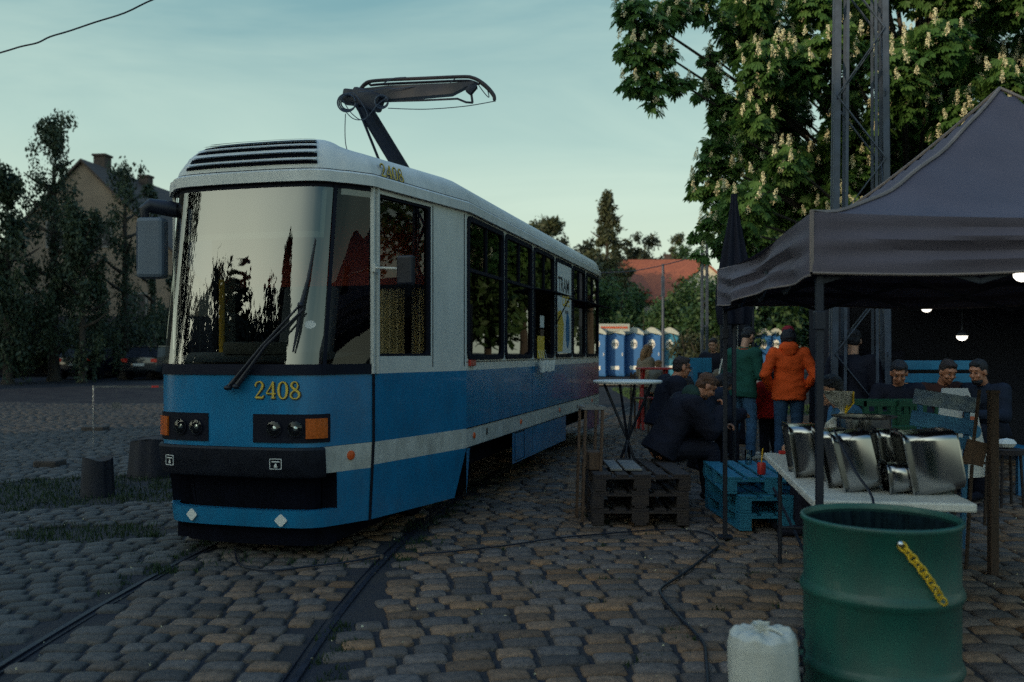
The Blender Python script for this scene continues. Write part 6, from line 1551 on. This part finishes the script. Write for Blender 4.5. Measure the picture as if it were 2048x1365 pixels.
# ------------------------------------------------------------------ white folding table with steel pans
TB = thing('folding_table', 'long white folding table loaded with steel pans behind the green drum', 'table', (1.49, 4.45, 0), R(-9.2)); ZT = .74
mb = MB(); mb.box((.38, 1.06, ZT-.022), (.76, 2.12, .045), bev=.02); mb.build('tabletop', 'tablew', TB)
for yy in (.25, 1.85):
    for xx in (.08, .68): mb = MB(); mb.tube([(xx, yy, ZT-.045), (xx, yy, .0)], .014); mb.build('leg', 'polem', TB)
mb = MB(); mb.tube([(.08, .25, .25), (.68, .25, .25)], .012); mb.tube([(.08, 1.85, .25), (.68, 1.85, .25)], .012); mb.tube([(.38, .25, .3), (.38, 1.85, .66)], .01); mb.build('brace', 'polem', TB)
tbm = Matrix.Translation((1.49, 4.45, 0)) @ Matrix.Rotation(R(-9.2), 4, 'Z')
def pan(label, px, Y, h, w, d, tilt, rz, cat='pan'):
    # deep steel pan lying on its long side: opening to the left, rounded bottom to the right
    t = thing('steel_pan', label, cat, (GX(px, Y), Y, ZT+.002), R(rz), 'steel pans piled on the white table')
    mb = MB(); secs = [(0, 0, 0), (d*.86, .014, 0), (d*.95, .019, 0), (d*.985, .030, .0), (d, .048, 0)]
    ring_ = []; n0 = None; vs = []
    for (x, ins, _) in secs:
        rr_ = rrect(w-2*ins, h-2*ins, .045, 6); n0 = len(rr_); vs += [(x, a_, b_) for a_, b_ in rr_]
    fs = [(i*n0+j, i*n0+(j+1) % n0, (i+1)*n0+(j+1) % n0, (i+1)*n0+j) for i in range(len(secs)-1) for j in range(n0)]; fs.append(tuple((len(secs)-1)*n0+j for j in range(n0)))
    m_ = Matrix.Translation((0, 0, h*.5*math.cos(R(tilt)))) @ Matrix.Rotation(R(-tilt), 4, 'Y') @ Matrix.Translation((-d/2, 0, 0))
    mb.add(vs, fs, 0, True, m_)
    o_ = mb.build('tub', 'steel', t, angle=22); md = o_.modifiers.new('s', 'SOLIDIFY'); md.thickness = .0022; md.offset = -1
    mb = MB(); mb.ring(rrect(w+.030, h+.030, .055, 6), rrect(w-.004, h-.004, .045, 6), -.003, .003, 0, m_ @ Matrix(((0, 0, 1, 0), (1, 0, 0, 0), (0, 1, 0, 0), (0, 0, 0, 1)))); mb.build('rim', 'steel', t); return t
pan('steel pan standing on its side at the left end, behind the tent leg', 1612, 5.35, .31, .30, .20, 8, -10)
pan('steel pan leaning in the middle, left one of the nested pair', 1672, 4.95, .32, .28, .17, 12, -14)
pan('steel pan leaning in the middle, right one of the nested pair', 1708, 4.80, .325, .28, .20, 13, -12)
pan('narrow steel pan wedged behind the small one', 1782, 5.15, .30, .20, .15, 8, -12)
pan('small low steel pan at the front of the pile', 1800, 4.68, .16, .18, .15, 6, -10)
pan('largest steel pan at the right end of the white table', 1858, 4.72, .33, .32, .27, 10, -12)
pt = thing('steel_pot', 'round steel pot with a wide rim behind the pans', 'pot', (GX(1728, 5.7), 5.7, ZT+.002)); mb = MB(); mb.lathe([(.001, .003), (.145, .003), (.16, .02), (.165, .31), (.195, .32), (.197, .328), (.160, .324), (.155, .02), (.001, .012)], 40); mb.build('pot_wall', 'steel', pt, angle=50)
bg_ = thing('plastic_bag', 'knotted clear plastic bag of bread standing behind the pot', 'bag', (GX(1688, 6.1), 6.1, ZT+.002)); mb = MB()
def bagf(u, v):
    a_ = 6.283*u; r0 = np.interp(v, [0, .06, .25, .42, .55, .62, .68, .8, 1], [.02, .085, .105, .095, .05, .016, .018, .055, .075])
    r0 = float(r0)*(1+(.05+.22*max(0, v-.5))*math.sin(a_*9+v*6)+.04*math.sin(a_*4)); return (r0*math.cos(a_)+.05*max(0, v-.6)*-1.5, r0*math.sin(a_), .30*v)
mb.grid(bagf, 72, 30)
mb.build('bag_film', 'plasticf', bg_); mb = MB(); mb.tube([(.0, -.02, .185), (.035, -.04, .24), (.035, -.04, .30)], .006, 6); mb.tube([(.0, -.02, .185), (.005, -.04, .24), (.005, -.04, .30)], .006, 6); mb.build('bag_tie', 'yellow', bg_)
for c_ in (bg_,): c_.location.z = ZT+.09; c_.scale = (1.25,)*3
bs_ = thing('serving_box', 'dark box carrying the clear plastic bag', 'box', (GX(1688, 6.1), 6.1, ZT+.002)); mb = MB(); mb.box((0, 0, .043), (.24, .2, .086), bev=.01); mb.build('box_body', 'blackm', bs_)
rl = thing('red_lighter', 'small red lighter under the hand at the far corner of the white table', 'lighter', (GX(1562, 6.55), 6.45, ZT)); mb = MB(); mb.box((0, 0, .013), (.09, .03, .024), bev=.005); mb.box((.05, 0, .013), (.015, .022, .018), mi=1); mb.build('lighter_case', ['redp', 'chrome'], rl)
mb = MB(); mb.tube(crom([P(1668, 860, 4.72), P(1690, 905, 4.60), P(1715, 950, 4.45), P(1742, 990, 4.34), P(1750, 1030, 4.26), (1.76, 4.2, .3), (1.7, 4.1, .02)], 5), .007, 6); tag(mb.build('hanging_cable', 'blackm'), 'black cable running down over the steel pans and the table edge', 'cable')

# ------------------------------------------------------------------ green drum with a yellow chain
dr = thing('steel_drum', 'green oil drum used as a bin, with a yellow chain across its side', 'drum', (1.42, 3.47, 0))
ZD = .84; r_ = .2875
prof = [(r_-.01, .0), (r_+.004, .01), (r_-.002, .03)]
for zb in (.285, .565): prof += [(r_-.004, zb-.035), (r_+.002, zb-.022), (r_+.010, zb-.004), (r_+.010, zb+.004), (r_+.002, zb+.022), (r_-.004, zb+.035)]
prof += [(r_-.004, ZD-.03), (r_+.006, ZD-.018), (r_+.008, ZD-.006), (r_+.004, ZD), (r_-.004, ZD), (r_-.008, ZD-.008), (r_-.010, ZD-.02)]
mb = MB(); mb.lathe(prof, 96); mb.build('shell', 'drumg', dr, angle=60)
mb = MB(); mb.lathe([(r_-.010, ZD-.02), (r_-.011, .40)], 64); mb.build('inner_wall', 'drumi', dr)
def ln_(u, v):
    a_ = 6.283*u; rr_ = (r_-.018)*(1-.28*v)+.012*math.sin(a_*17+v*4)*v**.3+.008*math.sin(a_*41); return (rr_*math.cos(a_), rr_*math.sin(a_), ZD-.03-.32*v)
mb = MB(); mb.grid(ln_, 160, 20); mb.grid(lambda u, v: ((r_-.018)*.72*(1-v)*math.cos(6.283*u), (r_-.018)*.72*(1-v)*math.sin(6.283*u), ZD-.35+.03*math.sin(u*20)*v*(1-v)*4), 64, 6); mb.build('bin_liner', 'liner', dr)
def link(mb, c, ax, nr, a_=.020, b_=.012, th=.0036):
    sd_ = ax.cross(nr); mb.tube([c+ax*a_*math.cos(q)*(1 if abs(math.cos(q)) > .5 else 1)+sd_*b_*math.sin(q) for q in np.linspace(0, 6.2832, 17)[:-1]], th, 7, closed=True)
chn = []
camd = math.atan2(-3.47, -1.42)
for k in range(11):
    t_k = k/10; p_px, p_py = 1800+88*t_k+5*math.sin(math.pi*t_k), 1088+120*t_k
    # put the link on the drum's wall where the photo shows it
    X_ = (p_px-1024)/FP; a2 = 1+X_*X_; b2 = -2*(3.47+1.42*X_); c2 = 1.42**2+3.47**2-(r_+.012)**2; Yh = (-b2-math.sqrt(max(0, b2*b2-4*a2*c2)))/(2*a2)
    w = Vector((X_*Yh, Yh, CH-(p_py-705)/FP*Yh)); chn.append(w-Vector((1.42, 3.47, 0)))
cho = MB()
for k in range(10):
    c = (chn[k]+chn[k+1])/2; ax_ = (chn[k+1]-chn[k]).normalized(); nr = Vector((c.x, c.y, 0)).normalized(); nr = (nr-ax_*nr.dot(ax_)).normalized()
    if k % 2: nr = (nr+ax_.cross(nr)*1.4).normalized()
    link(cho, c+Vector((c.x, c.y, 0)).normalized()*(.002), ax_, nr, a_=(chn[k+1]-chn[k]).length*.5+.006, b_=.0125, th=.0040)
cho.build('chain', 'yellow', dr)
mb = MB(); c = chn[0]; mb.ell(c+Vector((c.x, c.y, 0)).normalized()*.004, (.011, .011, .011), n=10, m=8); mb.build('chain_bolt', 'chrome', dr)
# knotted white bag
wb = thing('white_sack', 'knotted white plastic sack standing on the setts beside the drum', 'sack', (GX(1527, 3.3), 3.3, 0))
mb = MB()
def sack(u, v):
    a_ = 6.283*u
    r0 = float(np.interp(v, [0, .04, .3, .6, .72, .80, .85, .90, .95, 1.0], [.09, .125, .130, .126, .124, .118, .100, .070, .038, .012]))
    z = float(np.interp(v, [0, .04, .3, .6, .72, .80, .85, .90, .95, 1.0], [0, .015, .17, .33, .40, .435, .452, .452, .447, .455]))
    k = sm((v-.72)/.15)
    r0 *= 1+.022*math.sin(a_*3+v*7)+.014*math.sin(a_*7-v*9)+.008*math.sin(a_*17+v*12)
    z += k*(.008*math.sin(a_*9+1)+.006*math.sin(a_*5+2+v*20))*(1-.2*k)
    return (r0*math.cos(a_), r0*math.sin(a_)*.92, z)
mb.grid(sack, 96, 90)
mb.grid(lambda u, v: ((.014+.018*v*(1+.5*math.sin(u*25)))*math.cos(6.283*u)-.012*v, (.012+.012*v*(1+.5*math.sin(u*25)))*math.sin(6.283*u), .448+.030*v), 36, 6)
mb.tube(crom([(-.0, -.01, .462), (.03, -.03, .462), (.055, -.06, .452)], 4), [.012, .012, .011, .010, .009, .008, .007, .006, .005], 8)
mb.build('sack_film', 'bagw', wb, angle=80)
# hanging chain beside the drum
mb = MB()
for k in range(10):
    c = Vector((0, 0, .40-.034*k)); link(mb, c, Vector((0, 0, 1)), Vector((1, 0, 0)) if k % 2 else Vector((0, 1, 0)), .022, .012, .0035)
o = mb.build('hanging_chain', 'blackm'); o.location = (1.10, 3.42, 0); tag(o, 'dark chain hanging between the white sack and the drum', 'chain')
# cables on the setts
def ground_cable(label, pts, r=.009, name='ground_cable'):
    mb = MB(); w = []
    for p in crom(pts, 6): Yg = CH*FP/(p[1]-705); w.append((GX(p[0], Yg), Yg, .018+hum(GX(p[0], Yg), Yg)))
    mb.tube(w, r, 6); tag(mb.build(name, 'blackm'), label, 'cable')
ground_cable('black cable zigzagging over the setts from the far tent leg towards the camera', [(1437, 1096), (1400, 1125), (1360, 1155), (1325, 1180), (1322, 1195), (1345, 1225), (1385, 1270), (1408, 1300), (1412, 1330), (1415, 1365), (1416, 1400)])
ground_cable('thin black cable lying across the setts between the tram and the far tent leg', [(840, 1110), (900, 1106), (1000, 1095), (1100, 1080), (1200, 1069), (1300, 1062), (1370, 1062), (1420, 1072), (1436, 1090)], .006)
ground_cable('black cable lying loose on the setts just in front of the tram', [(470, 1100), (480, 1135), (540, 1147), (620, 1138), (700, 1128), (760, 1115)], .007)
# props of the far tent leg: folded strut lying on the ground
mb = MB(); mb.tube([(2.02, 6.95, .42), (1.98, 5.9, .03)], .012, 6); mb.tube([(1.98, 5.9, .03), (1.99, 5.75, .02)], .012, 6); tag(mb.build('guy_strut', 'polem'), 'thin black strut slanting down to the setts left of the drum', 'strut')

# ------------------------------------------------------------------ things on the left lot
def stump(label, px, pyb, w, h, rz, n_=9):
    Y = CH*FP/(pyb-705); t = thing('tree_stump', label, 'stump', (GX(px, Y), Y, -.03), rz, 'dark stumps on the grass verge')
    mb = MB(); rg = random.Random(px)
    mb.grid(lambda u, v: ((w/2*(1.12-.16*v)*(1+.10*noise.noise(Vector((math.cos(6.283*u)*1.5, math.sin(6.283*u)*1.5, px))))+.012*math.sin(u*60))*math.cos(6.283*u), (w/2*(1.12-.16*v))*(1+.1*noise.noise(Vector((math.cos(6.283*u)*1.5, math.sin(6.283*u)*1.5, px+3))))*math.sin(6.283*u), h*v+.02*math.sin(6.283*u*2)*v), 40, 8); mb.build('bark_side', 'fence', t)
    mb = MB(); mb.grid(lambda u, v: (w/2*.97*v*math.cos(6.283*u), w/2*.97*v*math.sin(6.283*u), h-.004+.02*math.sin(6.283*u*2)*v), 40, 4); mb.build('cut_top', 'palletd', t)
stump('dark stump standing on the grass verge left of the bumper', 196, 988, .29, .40, 0)
stump('wide dark stump half hidden behind the tram bumper', 306, 950, .50, .46, 1)
bt = thing('barrier_tape', 'thin red and white barrier tape on a low post across the lot', 'barrier', (GX(187, 14), 14, 0)); mb = MB(); mb.tube([(0, 0, 0), (0, 0, .95)], .012); mb.tube([(1.35, 0, 0), (1.35, 0, .95)], .012); mb.build('post', 'lampg', bt)
mb = MB()
for k in range(12):
    x0 = k*.1125; mb.box((x0+.056, 0, .935), (.112, .004, .03), mi=(k//1) % 2 if k > 6 else 1)
mb.build('tape', ['redp', 'concrete'], bt)
mb = MB(); mb.box((.36, 0, .64), (.15, .004, .10)); mb.tube([(.36, 0, .69), (.36, 0, .93)], .003, 5); mb.build('notice', 'concrete', bt)
for i, (px, py, lb) in enumerate([(191, 861, 'flat dark slab lying on the lot, right of the others'), (100, 932, 'small dark stone lying near the verge')]):
    Y = CH*FP/(py-705); mb = MB(); mb.box((0, 0, .03), (.42 if i == 0 else .3, .3, .10), bev=.03); o = mb.build('stone_slab', 'stone'); o.location = (GX(px, Y), Y, .0); tag(o, lb, 'slab')
for i, (px, py, m_, lb) in enumerate([(242, 710, 'lampsm', 'tiny bluish light glowing far left of the tram'), (267, 700, 'lampsm', 'tiny white light glowing beside a red one near the tram'), (262, 704, 'tail', 'tiny red light between two white ones near the tram')]):
    Y = 46.1; t = thing('signal_lamp', lb, 'lamp', tuple(P(px, py, Y)), 0, 'small lights before the board fence'); mb = MB(); mb.ell((0, 0, 0), (.09, .06, .09), n=10, m=8); mb.build('bulb', m_, t); mb = MB(); zz = -P(px, py, Y).z+gz(0, Y); mb.box((0, .04, zz/2), (.04, .04, -zz)); mb.build('stand', 'fence', t)
